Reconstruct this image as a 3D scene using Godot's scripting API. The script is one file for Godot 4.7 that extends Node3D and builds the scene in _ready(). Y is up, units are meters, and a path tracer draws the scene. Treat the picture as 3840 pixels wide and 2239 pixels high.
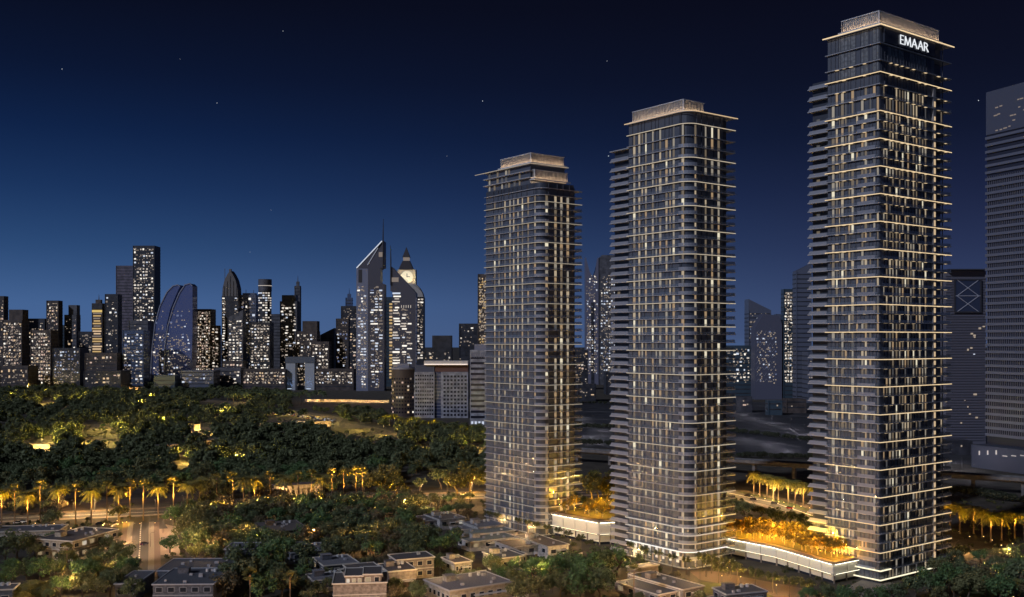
extends Node3D
# A night view over a park and villas to three lit apartment towers, with a city skyline behind.
# Metres, y up. The eye stands 100 m above the ground and looks along -z; F is the lens in picture widths of 1024.

const F := 1024.0
const HORIZON := 341.0
const EYE := 100.0

var rng := RandomNumberGenerator.new()
var mats := {}
var counts := {}
var unit_box := BoxMesh.new()
var houses := []            # [centre, radius, phrase] of each low building, used for labels and to keep trees out
var deck_polys := []        # roof gardens of the podiums: [polygon, height]
var clearings := []         # open ground in the park where a few small trees stand
var keep_out := []          # polygons on the ground (x, z) with no trees
var noise_grain: NoiseTexture2D
var noise_patch: NoiseTexture2D
var noise_streak: NoiseTexture2D


func _ready() -> void:
	rng.seed = 20240611
	unit_box.size = Vector3.ONE
	set_camera()
	set_sky()
	set_moon()
	make_noise()
	build_ground()
	build_towers()
	build_podiums()
	build_skyline()
	build_viaduct()
	build_villas()
	build_street_furniture()
	build_cars()
	build_trees()
	count_from_left()
	build_stars()


func set_camera() -> void:
	var cam := Camera3D.new()
	cam.name = "camera"
	cam.projection = Camera3D.PROJECTION_FRUSTUM
	cam.near = 1.0
	cam.far = 40000.0
	cam.size = 2.0 * 298.5 / F
	cam.frustum_offset = Vector2(0.0, 42.5 / F)
	cam.position = Vector3(0, EYE, 0)
	add_child(cam)
	cam.current = true


func ramp(stops: Array, e: float) -> Color:
	for i in range(1, stops.size()):
		if e <= stops[i][0]:
			var t: float = (e - stops[i - 1][0]) / (stops[i][0] - stops[i - 1][0])
			return stops[i - 1][1].lerp(stops[i][1], t)
	return stops[-1][1]


func rgb8(r: float, g: float, b: float) -> Color:
	return Color(r / 255.0, g / 255.0, b / 255.0)


func set_sky() -> void:
	# The last blue of dusk: deep navy overhead, blue over the horizon, clearer towards the west (to the left), duller away from it.
	var west := [[0.0, rgb8(74, 104, 150)], [2.0, rgb8(68, 100, 148)], [5.0, rgb8(43, 74, 118)], [8.0, rgb8(26, 52, 94)], [11.0, rgb8(15, 35, 72)], [14.0, rgb8(11, 23, 51)], [18.0, rgb8(9, 14, 32)], [35.0, rgb8(7, 11, 27)], [90.0, rgb8(6, 9, 23)]]
	var east := [[0.0, rgb8(62, 74, 108)], [2.0, rgb8(54, 66, 100)], [5.0, rgb8(39, 48, 80)], [8.0, rgb8(27, 34, 62)], [11.0, rgb8(17, 23, 45)], [14.0, rgb8(13, 17, 35)], [18.0, rgb8(10, 12, 27)], [35.0, rgb8(7, 9, 23)], [90.0, rgb8(6, 8, 21)]]
	var w := 512
	var h := 512
	var im := Image.create(w, h, false, Image.FORMAT_RGBAF)
	for j in h:
		var e := 90.0 - (j + 0.5) / h * 180.0
		var a := ramp(west, maxf(e, 0.0)).srgb_to_linear()
		var b := ramp(east, maxf(e, 0.0)).srgb_to_linear()
		for i in w:
			var phi := ((i + 0.5) / w - 0.25) * TAU
			var az := atan2(cos(phi), -sin(phi))     # 0 straight ahead, positive to the right
			var t := 0.5 + 0.5 * sin(clampf((az + 0.02) * 2.6, -PI / 2, PI / 2)) if absf(az) < 1.6 else 0.5 + 0.5 * signf(az)
			t = t * (0.5 + 0.5 * cos(maxf(absf(az) - 1.2, 0.0) * 1.6)) + 0.5 * (0.5 - 0.5 * cos(maxf(absf(az) - 1.2, 0.0) * 1.6))
			im.set_pixel(i, j, a.lerp(b, t))
	var sky_look := PanoramaSkyMaterial.new()
	sky_look.panorama = ImageTexture.create_from_image(im)
	var sky := Sky.new()
	sky.sky_material = sky_look
	var env := Environment.new()
	env.background_mode = Environment.BG_SKY
	env.sky = sky
	env.tonemap_mode = Environment.TONE_MAPPER_LINEAR
	env.tonemap_exposure = 1.0
	env.sdfgi_enabled = true
	env.ssao_enabled = true
	env.ssil_enabled = true
	var we := WorldEnvironment.new()
	we.name = "environment"
	we.environment = env
	add_child(we)


func set_moon() -> void:
	# A high cool moon behind the viewer's left shoulder: it greys the left-hand faces and the roofs.
	var moon := DirectionalLight3D.new()
	moon.name = "moon"
	moon.light_color = Color(0.88, 0.91, 1.0)
	moon.light_energy = 0.5
	moon.light_angular_distance = 2.0
	moon.shadow_enabled = true
	add_child(moon)
	moon.look_at_from_position(Vector3(-0.62, 0.52, 0.60), Vector3.ZERO, Vector3.UP)


# ---------------------------------------------------------------- places
func at_depth(u: float, d: float) -> float:
	return (u - 512.0) / F * d


func ground_depth(v: float) -> float:
	return EYE * F / (v - HORIZON)


func spot(u: float, v: float, y := 0.0) -> Vector3:
	var d := (EYE - y) * F / (v - HORIZON)
	return Vector3(at_depth(u, d), y, -d)


func height(v: float, d: float) -> float:
	return EYE + (HORIZON - v) / F * d


# ---------------------------------------------------------------- materials
func make_noise() -> void:
	noise_grain = noise_tex(1, 0.09, 5, 0.72, 1.0)
	noise_patch = noise_tex(2, 0.014, 4, 0.62, 1.0)
	noise_streak = noise_tex(3, 0.035, 3, 0.8, 1.0)


func noise_tex(s: int, f: float, oct: int, lo: float, hi: float) -> NoiseTexture2D:
	var n := FastNoiseLite.new()
	n.seed = s
	n.frequency = f
	n.fractal_octaves = oct
	var g := Gradient.new()
	g.set_color(0, Color(lo, lo, lo))
	g.set_color(1, Color(hi, hi, hi))
	var t := NoiseTexture2D.new()
	t.width = 256
	t.height = 256
	t.seamless = true
	t.noise = n
	t.color_ramp = g
	return t


func mat(key: String, lin: Color, rough := 0.8, metal := 0.0, tex: Texture2D = null, scale := 0.1) -> StandardMaterial3D:
	if mats.has(key):
		return mats[key]
	var m := StandardMaterial3D.new()
	m.resource_name = key
	m.albedo_color = lin.linear_to_srgb()
	m.roughness = rough
	m.metallic = metal
	if tex:
		m.albedo_texture = tex
		m.uv1_triplanar = true
		m.uv1_world_triplanar = true
		m.uv1_scale = Vector3.ONE * scale
	mats[key] = m
	return m


func glow(key: String, lin: Color, power: float, base := 0.05) -> StandardMaterial3D:
	if mats.has(key):
		return mats[key]
	var m := mat(key, Color(base, base, base), 0.35)
	m.emission_enabled = true
	m.emission = lin.linear_to_srgb()
	m.emission_energy_multiplier = power
	return m


func glassy(key: String, lin: Color, alpha: float) -> StandardMaterial3D:
	if mats.has(key):
		return mats[key]
	var m := mat(key, lin, 0.08)
	m.transparency = BaseMaterial3D.TRANSPARENCY_ALPHA
	m.albedo_color.a = alpha
	return m


# ---------------------------------------------------------------- nodes
func numbered(called: String) -> String:
	var n: int = counts.get(called, 0)
	counts[called] = n + 1
	return called if n == 0 else "%s_%03d" % [called, n]


func tag(o: Node, label: String, category := "", group := "", kind := "") -> Node:
	o.set_meta("label", label)
	if category:
		o.set_meta("category", category)
	if group:
		o.set_meta("group", group)
	if kind:
		o.set_meta("kind", kind)
	return o


func thing(called: String, label: String, category: String, at: Vector3, turn := 0.0, group := "") -> Node3D:
	var o := Node3D.new()
	o.name = numbered(called)
	add_child(o)
	o.position = at
	o.rotation.y = turn
	tag(o, label, category, group)
	return o


func part(called: String, mesh: Mesh, m: Material, parent: Node, xf := Transform3D()) -> MeshInstance3D:
	var o := MeshInstance3D.new()
	o.name = called if parent != self else numbered(called)
	o.mesh = mesh
	o.material_override = m
	o.transform = xf
	parent.add_child(o, true)
	return o


func boxed(called: String, c: Vector3, s: Vector3, m: Material, parent: Node, turn := 0.0) -> MeshInstance3D:
	var b := Basis(Vector3.UP, turn) * Basis.from_scale(s)
	return part(called, unit_box, m, parent, Transform3D(b, c))


class Shape:
	var v := PackedVector3Array()
	var n := PackedVector3Array()
	var ix := PackedInt32Array()
	var col := PackedColorArray()
	var tint := Color.WHITE
	var tinted := false

	func quad(a: Vector3, b: Vector3, c: Vector3, d: Vector3) -> void:   # counter-clockwise as seen from outside
		var k := v.size()
		var m := (b - a).cross(c - a)
		if m.length_squared() < 1e-12:
			m = (c - a).cross(d - a)
		m = m.normalized()
		for p in [a, b, c, d]:
			v.append(p)
			n.append(m)
			if tinted:
				col.append(tint)
		ix.append_array(PackedInt32Array([k, k + 2, k + 1, k, k + 3, k + 2]))

	func tri(a: Vector3, b: Vector3, c: Vector3) -> void:
		var k := v.size()
		var m := (b - a).cross(c - a).normalized()
		for p in [a, b, c]:
			v.append(p)
			n.append(m)
			if tinted:
				col.append(tint)
		ix.append_array(PackedInt32Array([k, k + 2, k + 1]))

	func box(c: Vector3, s: Vector3, b := Basis()) -> void:
		var x := b.x * s.x * 0.5
		var y := b.y * s.y * 0.5
		var z := b.z * s.z * 0.5
		quad(c - x - y + z, c + x - y + z, c + x + y + z, c - x + y + z)
		quad(c + x - y - z, c - x - y - z, c - x + y - z, c + x + y - z)
		quad(c + x - y + z, c + x - y - z, c + x + y - z, c + x + y + z)
		quad(c - x - y - z, c - x - y + z, c - x + y + z, c - x + y - z)
		quad(c - x + y + z, c + x + y + z, c + x + y - z, c - x + y - z)
		quad(c - x - y - z, c + x - y - z, c + x - y + z, c - x - y + z)

	# A prism over a polygon given as (x, z), from y0 to y1; either way round.
	func prism(pts: PackedVector2Array, y0: float, y1: float, top := true, bottom := true) -> void:
		var p := pts.duplicate()
		var k := p.size()
		var area := 0.0
		for i in k:
			area += p[i].cross(p[(i + 1) % k])
		if area > 0.0:
			p.reverse()          # counter-clockwise as seen from above
		for i in k:
			var a := p[i]
			var b := p[(i + 1) % k]
			quad(Vector3(a.x, y0, a.y), Vector3(b.x, y0, b.y), Vector3(b.x, y1, b.y), Vector3(a.x, y1, a.y))
		var t := Geometry2D.triangulate_polygon(p)
		for i in range(0, t.size(), 3):
			var a := p[t[i]]
			var b := p[t[i + 1]]
			var c := p[t[i + 2]]
			var up := (Vector3(b.x - a.x, 0, b.y - a.y)).cross(Vector3(c.x - a.x, 0, c.y - a.y)).y > 0
			if not up:
				var s := b
				b = c
				c = s
			if top:
				tri(Vector3(a.x, y1, a.y), Vector3(b.x, y1, b.y), Vector3(c.x, y1, c.y))
			if bottom:
				tri(Vector3(a.x, y0, a.y), Vector3(c.x, y0, c.y), Vector3(b.x, y0, b.y))

	# A tube through points with radii, sides flat.
	func tube(pts: Array, radii: Array, sides := 8) -> void:
		var rings := []
		for i in pts.size():
			var fwd: Vector3 = (pts[mini(i + 1, pts.size() - 1)] - pts[maxi(i - 1, 0)]).normalized()
			var side := fwd.cross(Vector3.FORWARD if absf(fwd.z) < 0.9 else Vector3.RIGHT).normalized()
			var up := side.cross(fwd)
			var ring := []
			for k in sides:
				var a := TAU * k / sides
				ring.append(pts[i] + (side * cos(a) + up * sin(a)) * radii[i])
			rings.append(ring)
		for i in rings.size() - 1:
			for k in sides:
				var j := (k + 1) % sides
				quad(rings[i][j], rings[i][k], rings[i + 1][k], rings[i + 1][j])
		for k in range(1, sides - 1):
			tri(rings[-1][0], rings[-1][k + 1], rings[-1][k])

	func done() -> ArrayMesh:
		var arr := []
		arr.resize(Mesh.ARRAY_MAX)
		arr[Mesh.ARRAY_VERTEX] = v
		arr[Mesh.ARRAY_NORMAL] = n
		arr[Mesh.ARRAY_INDEX] = ix
		if tinted:
			arr[Mesh.ARRAY_COLOR] = col
		var m := ArrayMesh.new()
		m.add_surface_from_arrays(Mesh.PRIMITIVE_TRIANGLES, arr)
		return m


func plan(x0: float, x1: float, z0: float, z1: float, r := 0.0, seg := 7) -> PackedVector2Array:
	# A rectangle whose near corner (x0, z1) is rounded.
	var p := PackedVector2Array([Vector2(x1, z1), Vector2(x1, z0), Vector2(x0, z0)])
	if r <= 0.0:
		p.append(Vector2(x0, z1))
	else:
		for i in seg + 1:
			var a := PI - i * (PI / 2) / seg
			p.append(Vector2(x0 + r + r * cos(a), z1 - r + r * sin(a)))
	return p


# ---------------------------------------------------------------- the three lit towers
# A tower's own axes: the near corner of its plan is the origin, x runs along its right-hand face, -z along its left-hand face.
const TURN := 0.6475        # 37.1 degrees, shared by the three towers
const CX := 0.7976          # cosine and sine of it
const SX := 0.6032


func along_left(u: float, x0: float, d: float) -> float:
	var k := (u - 512.0) / F
	return (x0 - k * d) / (SX + CX * k)


func along_right(u: float, x0: float, d: float) -> float:
	var k := (u - 512.0) / F
	return (k * d - x0) / (CX - SX * k)


func window_looks() -> Array:
	return [glow("window_cream", Color(1.0, 0.80, 0.54), 0.42), glow("window_amber", Color(1.0, 0.68, 0.38), 0.34), glow("window_pale", Color(1.0, 0.88, 0.70), 0.28), glow("window_dim", Color(0.95, 0.74, 0.50), 0.15), glow("window_faint", Color(0.80, 0.78, 0.80), 0.085), glow("window_bright", Color(1.0, 0.90, 0.66), 0.8)]


func pick_look(bright: float) -> int:
	var r := rng.randf()
	if r < 0.06 * bright:
		return 5
	if r < 0.24 * bright + 0.02:
		return 0
	if r < 0.34 * bright + 0.06:
		return 1
	if r < 0.62 * bright + 0.06:
		return 2
	return 3 if rng.randf() < 0.55 + 0.4 * bright else 4


func slab_levels(first: float, step: float, top: float) -> Array:
	var ys := []
	var y := first
	while y < top:
		ys.append(y)
		y += step
	return ys


# A strip that follows the edge of a slab round the near corner, from the end of the left face to the end of the right one.
func edge_strip(x1: float, z0: float, o: float, r: float, hgt: float, thick: float) -> ArrayMesh:
	var s := Shape.new()
	var path := [Vector2(-o, z0)]
	var rr := maxf(r, 0.02)
	var seg := 8 if r > 0.1 else 1
	for i in seg + 1:
		var a := PI - i * (PI / 2) / seg
		path.append(Vector2(-o + rr + rr * cos(a), o - rr + rr * sin(a)))
	path.append(Vector2(x1, o))
	var outer := []
	for i in path.size():
		var p: Vector2 = path[i]
		var dir: Vector2 = (path[mini(i + 1, path.size() - 1)] - path[maxi(i - 1, 0)]).normalized()
		outer.append(p + Vector2(-dir.y, dir.x) * thick)
	for i in path.size() - 1:
		var a: Vector2 = path[i]
		var b: Vector2 = path[i + 1]
		var c: Vector2 = outer[i + 1]
		var d: Vector2 = outer[i]
		s.quad(Vector3(d.x, 0, d.y), Vector3(c.x, 0, c.y), Vector3(c.x, hgt, c.y), Vector3(d.x, hgt, d.y))
		s.quad(Vector3(d.x, hgt, d.y), Vector3(c.x, hgt, c.y), Vector3(b.x, hgt, b.y), Vector3(a.x, hgt, a.y))
		s.quad(Vector3(a.x, 0, a.y), Vector3(b.x, 0, b.y), Vector3(c.x, 0, c.y), Vector3(d.x, 0, d.y))
	return s.done()


# Windows of one face. cols: [u of the middle, width in metres, share lit]; the first 300 of a tower's lit windows are parts of their own.
func face_windows(t: Node3D, left: bool, cols: Array, ys: Array, x0: float, d: float, bright: float, rest: Dictionary, left_count: Array) -> void:
	var looks := window_looks()
	for i in ys.size() - 1:
		var y0: float = ys[i] + 0.08
		var y1: float = ys[i + 1] - 0.5
		for c in cols:
			var s := along_left(c[0], x0, d) if left else along_right(c[0], x0, d)
			var w: float = c[1]
			var lit: bool = rng.randf() < c[2]
			if not lit:
				continue
			var m := pick_look(bright * (c[3] if c.size() > 3 else 1.0))
			var wj := w * rng.randf_range(0.55, 0.92)
			var mid := Vector3(-0.12, (y0 + y1) / 2, -s) if left else Vector3(s, (y0 + y1) / 2, 0.12)
			var size := Vector3(0.14, y1 - y0, wj) if left else Vector3(wj, y1 - y0, 0.14)
			if left_count[0] > 0:
				left_count[0] -= 1
				boxed("lit_window", mid, size, looks[m], t)
			else:
				if not rest.has(m):
					rest[m] = Shape.new()
				rest[m].box(mid, size)


func flush_rest(t: Node3D, rest: Dictionary, called: String, looks: Array) -> void:
	for k in rest:
		var o := part(called, rest[k].done(), looks[k], t)
		o.set_meta("kind", "stuff")


# A louvred screen round a plant room, washed by a light strip at its foot.
func crown(t: Node3D, x0: float, x1: float, z0: float, z1: float, y0: float, y1: float, strip: Material) -> void:
	var wall := mat("crown_wall", Color(0.34, 0.32, 0.31), 0.6)
	var fin_look := mat("crown_fin", Color(0.42, 0.40, 0.38), 0.5)
	var c := Node3D.new()
	c.name = "crown_screen"
	t.add_child(c, true)
	boxed("plant_room", Vector3((x0 + x1) / 2, (y0 + y1) / 2, (z0 + z1) / 2), Vector3(x1 - x0 - 0.8, y1 - y0, z1 - z0 - 0.8), wall, c)
	var s := Shape.new()
	var x := x0
	while x <= x1:
		s.box(Vector3(x, (y0 + y1) / 2, z1), Vector3(0.22, y1 - y0 - 0.3, 0.4))
		x += 0.95
	var z := z0
	while z <= z1:
		s.box(Vector3(x0, (y0 + y1) / 2, z), Vector3(0.4, y1 - y0 - 0.3, 0.22))
		z += 0.95
	part("louvres", s.done(), fin_look, c).set_meta("kind", "stuff")
	var rail := mat("crown_rail", Color(0.5, 0.5, 0.52), 0.4)
	boxed("top_rail", Vector3((x0 + x1) / 2, y1 + 0.12, z1), Vector3(x1 - x0 + 0.5, 0.35, 0.5), rail, c)
	boxed("top_rail", Vector3(x0, y1 + 0.12, (z0 + z1) / 2 - 0.26), Vector3(0.5, 0.35, z1 - z0), rail, c)
	boxed("corner_post", Vector3(x0, (y0 + y1) / 2 - 0.03, z1), Vector3(0.55, y1 - y0, 0.55), rail, c)
	boxed("light_strip", Vector3((x0 + x1) / 2, y0 + 0.25, z1 + 0.9), Vector3(x1 - x0 + 1.0, 0.2, 0.2), strip, c)
	boxed("kerb", Vector3((x0 + x1) / 2, y0 + 0.3, z1 + 1.25), Vector3(x1 - x0 + 2.6, 0.7, 0.16), rail, c)
	boxed("kerb", Vector3(x0 - 1.25, y0 + 0.3, (z0 + z1) / 2), Vector3(0.16, 0.7, z1 - z0 + 2.2), rail, c)
	boxed("light_strip", Vector3(x0 - 0.9, y0 + 0.25, (z0 + z1) / 2), Vector3(0.2, 0.2, z1 - z0), strip, c)


func wing(t: Node3D, x0: float, x1: float, z0: float, z1: float, ys: Array, top: float, dark: Material, slab_m: Material, front_m: Material) -> void:
	# A lower wing behind the left face, a stack of balconies.
	boxed("wing_wall", Vector3((x0 + x1) / 2 + 1.0, top / 2, (z0 + z1) / 2), Vector3(x1 - x0 - 2.0, top, z1 - z0), dark, t)
	var slab := Shape.new()
	slab.box(Vector3((x0 + x1) / 2, 0, (z0 + z1) / 2 - 0.8), Vector3(x1 - x0 + 0.9, 0.4, z1 - z0 + 0.4))
	var slab_mesh := slab.done()
	var fr := Shape.new()
	var zc := (z0 + z1) / 2 - 1.2
	var hz := (z1 - z0) / 2 - 1.2
	var xf := x0 - 0.42
	# a balcony front that leans out a little
	fr.quad(Vector3(xf, 0.2, zc - hz - 0.6), Vector3(xf, 0.2, zc + hz), Vector3(xf + 0.28, 1.5, zc + hz), Vector3(xf + 0.28, 1.5, zc - hz))
	fr.quad(Vector3(xf + 0.28, 1.5, zc - hz), Vector3(xf + 0.28, 1.5, zc + hz), Vector3(xf + 0.44, 1.5, zc + hz), Vector3(xf + 0.44, 1.5, zc - hz))
	fr.quad(Vector3(xf, 0.2, zc + hz), Vector3(xf + 2.0, 0.2, zc + hz), Vector3(xf + 2.0, 1.5, zc + hz), Vector3(xf + 0.28, 1.5, zc + hz))
	var front_mesh := fr.done()
	var looks := window_looks()
	for i in ys.size():
		var y: float = ys[i]
		if y > top + 1.0:
			break
		part("wing_slab", slab_mesh, slab_m, t, Transform3D(Basis(), Vector3(0, y, 0)))
		if y < top - 3.0:
			part("balcony_front", front_mesh, front_m, t, Transform3D(Basis(), Vector3(0, y, 0)))
			if rng.randf() < 0.75:
				boxed("lit_window", Vector3(x0 + 1.9, y + 1.7, z1 - 1.6), Vector3(0.24, 2.4, 1.5), looks[pick_look(0.75)], t)
			if rng.randf() < 0.2:
				boxed("lit_window", Vector3(x0 + 1.9, y + 1.7, z0 + 3.0), Vector3(0.24, 2.2, 1.6), looks[3 + rng.randi() % 2], t)


func build_towers() -> void:
	var slab_m := mat("slab_grey", Color(0.35, 0.35, 0.37), 0.5)
	var dark := mat("curtain_wall", Color(0.075, 0.082, 0.10), 0.32, 0.25)
	var glass := mat("glass_band", Color(0.13, 0.14, 0.165), 0.34, 0.25)
	var stone := mat("pilaster_stone", Color(0.36, 0.33, 0.30), 0.6)
	var fin_m := mat("fin_metal", Color(0.12, 0.12, 0.14), 0.4, 0.4)
	var rail_m := glassy("balustrade", Color(0.20, 0.225, 0.27), 0.30)
	var front_m := mat("balcony_panel", Color(0.26, 0.27, 0.31), 0.4, 0.1)

	# ---- the tall tower on the right
	var x3 := 151.4
	var d3 := 422.0
	var ys3 := slab_levels(1.6, 3.79, 195.5)
	ys3.append_array([196.1, 201.1, 206.0, 210.9, 215.9, 222.9, 230.1])
	ys3.sort()
	var clean3 := []
	for y in ys3:
		if clean3.is_empty() or y - clean3[-1] > 2.5:
			clean3.append(y)
	ys3 = clean3
	var t3 := thing("apartment_tower", "tallest dark glass tower with a white lit sign and warm light bands", "tower", Vector3(x3, 0, -d3), TURN, "three lit apartment towers")
	tower(t3, x3, d3, 25.0, 41.0, 53.3, 0.3, ys3, 230.1, 1.15, {"dark": dark, "glass": glass, "slab": slab_m, "fin": fin_m, "rail": rail_m, "front": front_m},
		glow("strip_warm", Color(1.0, 0.74, 0.42), 1.0), 3, 0,
		[[833.4, 1.7, 0.85, 1.3], [837.0, 1.1, 0.5], [840.0, 0.9, 0.4], [842.6, 1.5, 0.8, 1.2], [846.0, 1.0, 0.45], [849.5, 1.0, 0.4], [852.8, 1.4, 0.8, 1.2], [857.3, 1.0, 0.2], [862.6, 1.3, 0.6], [866.0, 1.3, 0.65], [870.5, 0.9, 0.3], [874.5, 1.2, 0.35], [878.0, 0.9, 0.3]],
		[[883.5, 0.9, 0.3], [886.4, 1.1, 0.5], [889.6, 1.5, 0.65], [892.6, 1.2, 0.6], [896.2, 1.2, 0.8, 1.3], [899.4, 1.0, 0.45], [902.4, 1.1, 0.5], [905.0, 1.0, 0.5], [907.8, 1.2, 0.75, 1.3], [910.6, 1.0, 0.5], [913.2, 1.2, 0.7, 1.2], [916.2, 1.0, 0.5], [919.4, 1.2, 0.75, 1.3], [922.3, 1.0, 0.5], [925.2, 1.2, 0.7, 1.2], [941.0, 1.2, 0.15]], 0.6, 210.0)
	wing(t3, 3.0, 24.0, -36.5, -25.2, ys3, 214.0, dark, slab_m, front_m)
	crown(t3, 0.6, 45.5, -18.4, -0.5, 230.6, 236.2, glow("strip_crown", Color(1.0, 0.68, 0.40), 24.0))
	# roof edge light
	part("light_strip", edge_strip(54.0, -26.3, 1.9, 0.3, 0.42, 0.16), glow("strip_warm", Color.WHITE, 1.0), t3, Transform3D(Basis(), Vector3(0, 229.75, 0)))
	# lit pilaster
	boxed("pilaster", Vector3(39.6, 105, 0.55), Vector3(2.0, 210, 1.1), stone, t3)
	var sconce := glow("sconce_warm", Color(1.0, 0.72, 0.42), 0.6)
	for i in ys3.size() - 1:
		if ys3[i] > 205:
			break
		boxed("wall_light", Vector3(39.6, ys3[i] + 1.75, 1.2), Vector3(rng.randf_range(0.9, 1.3), rng.randf_range(1.5, 2.6), 0.2), sconce, t3)
	# soffit lights over the balconies
	var soffit := glow("soffit_warm", Color(1.0, 0.74, 0.42), 0.85)
	var soffit_dim := glow("soffit_dim", Color(1.0, 0.74, 0.44), 0.35)
	var n := 0
	var more := {0: Shape.new(), 1: Shape.new()}
	for i in range(2, ys3.size() - 2):
		var y: float = ys3[i] - 0.38
		if y > 217:
			break
		var spots := []
		for u in [884.0, 889.5, 895.0, 900.5, 906.0, 912.0, 918.0, 924.0, 937.0, 944.0]:
			spots.append(Vector3(along_right(u, x3, d3), y, 0.75))
		for u in [838.0, 845.0, 852.0, 865.5]:
			spots.append(Vector3(-0.75, y, -along_left(u, x3, d3)))
		for p in spots:
			if rng.randf() < 0.2:
				continue
			var right: bool = p.z > 0
			var size := Vector3(rng.randf_range(1.0, 1.9), 0.07, 0.85) if right else Vector3(0.85, 0.07, rng.randf_range(0.9, 1.8))
			var k := 0 if rng.randf() < 0.6 else 1
			if y > 100 and n < 290:
				n += 1
				boxed("soffit_light", p, size, soffit if k == 0 else soffit_dim, t3)
			else:
				more[k].box(p, size)
	flush_rest(t3, more, "soffit_light", [soffit, soffit_dim])
	# pale glass panes of the top storeys
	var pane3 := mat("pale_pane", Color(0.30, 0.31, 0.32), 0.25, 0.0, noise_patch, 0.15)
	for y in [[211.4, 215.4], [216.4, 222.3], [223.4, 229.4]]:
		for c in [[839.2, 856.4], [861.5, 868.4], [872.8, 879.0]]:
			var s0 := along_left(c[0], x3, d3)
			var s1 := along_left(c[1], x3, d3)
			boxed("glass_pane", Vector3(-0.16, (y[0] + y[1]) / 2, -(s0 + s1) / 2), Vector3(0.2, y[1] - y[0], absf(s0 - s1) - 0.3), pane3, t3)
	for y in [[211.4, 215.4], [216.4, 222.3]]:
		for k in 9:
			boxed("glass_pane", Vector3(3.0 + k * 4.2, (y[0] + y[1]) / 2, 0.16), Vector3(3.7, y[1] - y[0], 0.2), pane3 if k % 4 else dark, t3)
	# bright strips over the entrance storeys
	part("light_strip", edge_strip(41.0, -25.5, 1.42, 0.3, 0.5, 0.2), glow("strip_base", Color(1.0, 0.90, 0.62), 1.3), t3, Transform3D(Basis(), Vector3(0, 1.5, 0)))
	part("light_strip", edge_strip(6.0, -25.5, 1.42, 0.3, 0.5, 0.2), glow("strip_base", Color.WHITE, 1.0), t3, Transform3D(Basis(), Vector3(0, 5.3, 0)))
	# the sign
	var sign := Node3D.new()
	sign.name = "sign_lettering"
	sign.set_meta("label", "white lit capital letters of the rooftop sign")
	t3.add_child(sign)
	var strokes := {
		"E": [[0, 0, 0, 1], [0, 0, 0.52, 0], [0, 0.5, 0.44, 0.5], [0, 1, 0.52, 1]],
		"M": [[0, 0, 0.1, 1], [0.1, 1, 0.5, 0.06], [0.5, 0.06, 0.9, 1], [0.9, 1, 1.0, 0]],
		"A": [[0, 0, 0.42, 1], [0.42, 1, 0.86, 0], [0.2, 0.36, 0.66, 0.36]],
		"R": [[0, 0, 0, 1], [0, 1, 0.42, 0.96], [0.42, 0.96, 0.56, 0.76], [0.56, 0.76, 0.42, 0.54], [0.42, 0.54, 0, 0.5], [0.26, 0.5, 0.68, 0]],
	}
	var lit_sign := glow("sign_white", Color(0.92, 0.96, 1.0), 0.95)
	var pen := 13.0
	for c in "EMAAR":
		var ls := Shape.new()
		var wide := 0.0
		for k in strokes[c]:
			var p := Vector2(k[0] * 4.3, k[1] * 3.5)
			var q := Vector2(k[2] * 4.3, k[3] * 3.5)
			wide = maxf(wide, maxf(p.x, q.x))
			var dv := q - p
			ls.box(Vector3((p.x + q.x) / 2, (p.y + q.y) / 2, 0), Vector3(dv.length() + 0.3, 0.36 if absf(dv.y) > 1.0 else 0.25, 0.3), Basis(Vector3.BACK, dv.angle()))
		part("sign_letter", ls.done(), lit_sign, sign, Transform3D(Basis(), Vector3(pen, 224.6, 1.5)))
		pen += wide + 1.0
	boxed("sign_wall", Vector3(21.0, 226.4, 0.75), Vector3(38.0, 6.0, 0.9), mat("sign_wall", Color(0.05, 0.055, 0.075), 0.25, 0.2), t3)

	# ---- the middle tower
	var x2 := 76.6
	var d2 := 445.6
	var ys2 := slab_levels(0.9, 3.52, 182.0)
	ys2.append_array([185.0, 190.0, 195.2, 200.5])
	var t2 := thing("apartment_tower", "middle round-cornered glass tower with cream light bands", "tower", Vector3(x2, 0, -d2), TURN, "three lit apartment towers")
	tower(t2, x2, d2, 37.0, 22.5, 30.0, 5.0, ys2, 200.5, 0.95, {"dark": dark, "glass": glass, "slab": slab_m, "fin": fin_m, "rail": rail_m, "front": front_m},
		glow("strip_cream", Color(1.0, 0.84, 0.62), 0.55), 3, 0,
		[[634.5, 1.7, 0.95], [639.5, 1.3, 0.85, 0.8], [642.5, 0.9, 0.3, 0.5], [646.1, 1.3, 0.88], [653.0, 1.4, 0.88], [656.5, 0.9, 0.3, 0.5], [660.4, 1.7, 0.85], [666.7, 1.5, 0.85], [670.3, 0.9, 0.3, 0.5], [673.9, 1.5, 0.9], [683.0, 1.7, 0.95]],
		[[695.2, 1.4, 0.92], [700.5, 0.8, 0.25, 0.5], [705.4, 1.5, 0.95], [711.9, 1.6, 0.8], [718.4, 1.7, 0.97, 1.3]], 1.0, 196.0)
	wing(t2, 2.0, 20.0, -51.0, -37.2, ys2, 191.0, dark, slab_m, front_m)
	crown(t2, 2.0, 15.2, -36.5, -4.5, 200.9, 206.2, glow("strip_crown", Color.WHITE, 1.0))
	part("light_strip", edge_strip(30.6, -38.3, 1.7, 6.0, 0.36, 0.14), glow("strip_gold", Color(1.0, 0.70, 0.40), 0.7), t2, Transform3D(Basis(), Vector3(0, 200.2, 0)))

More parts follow.
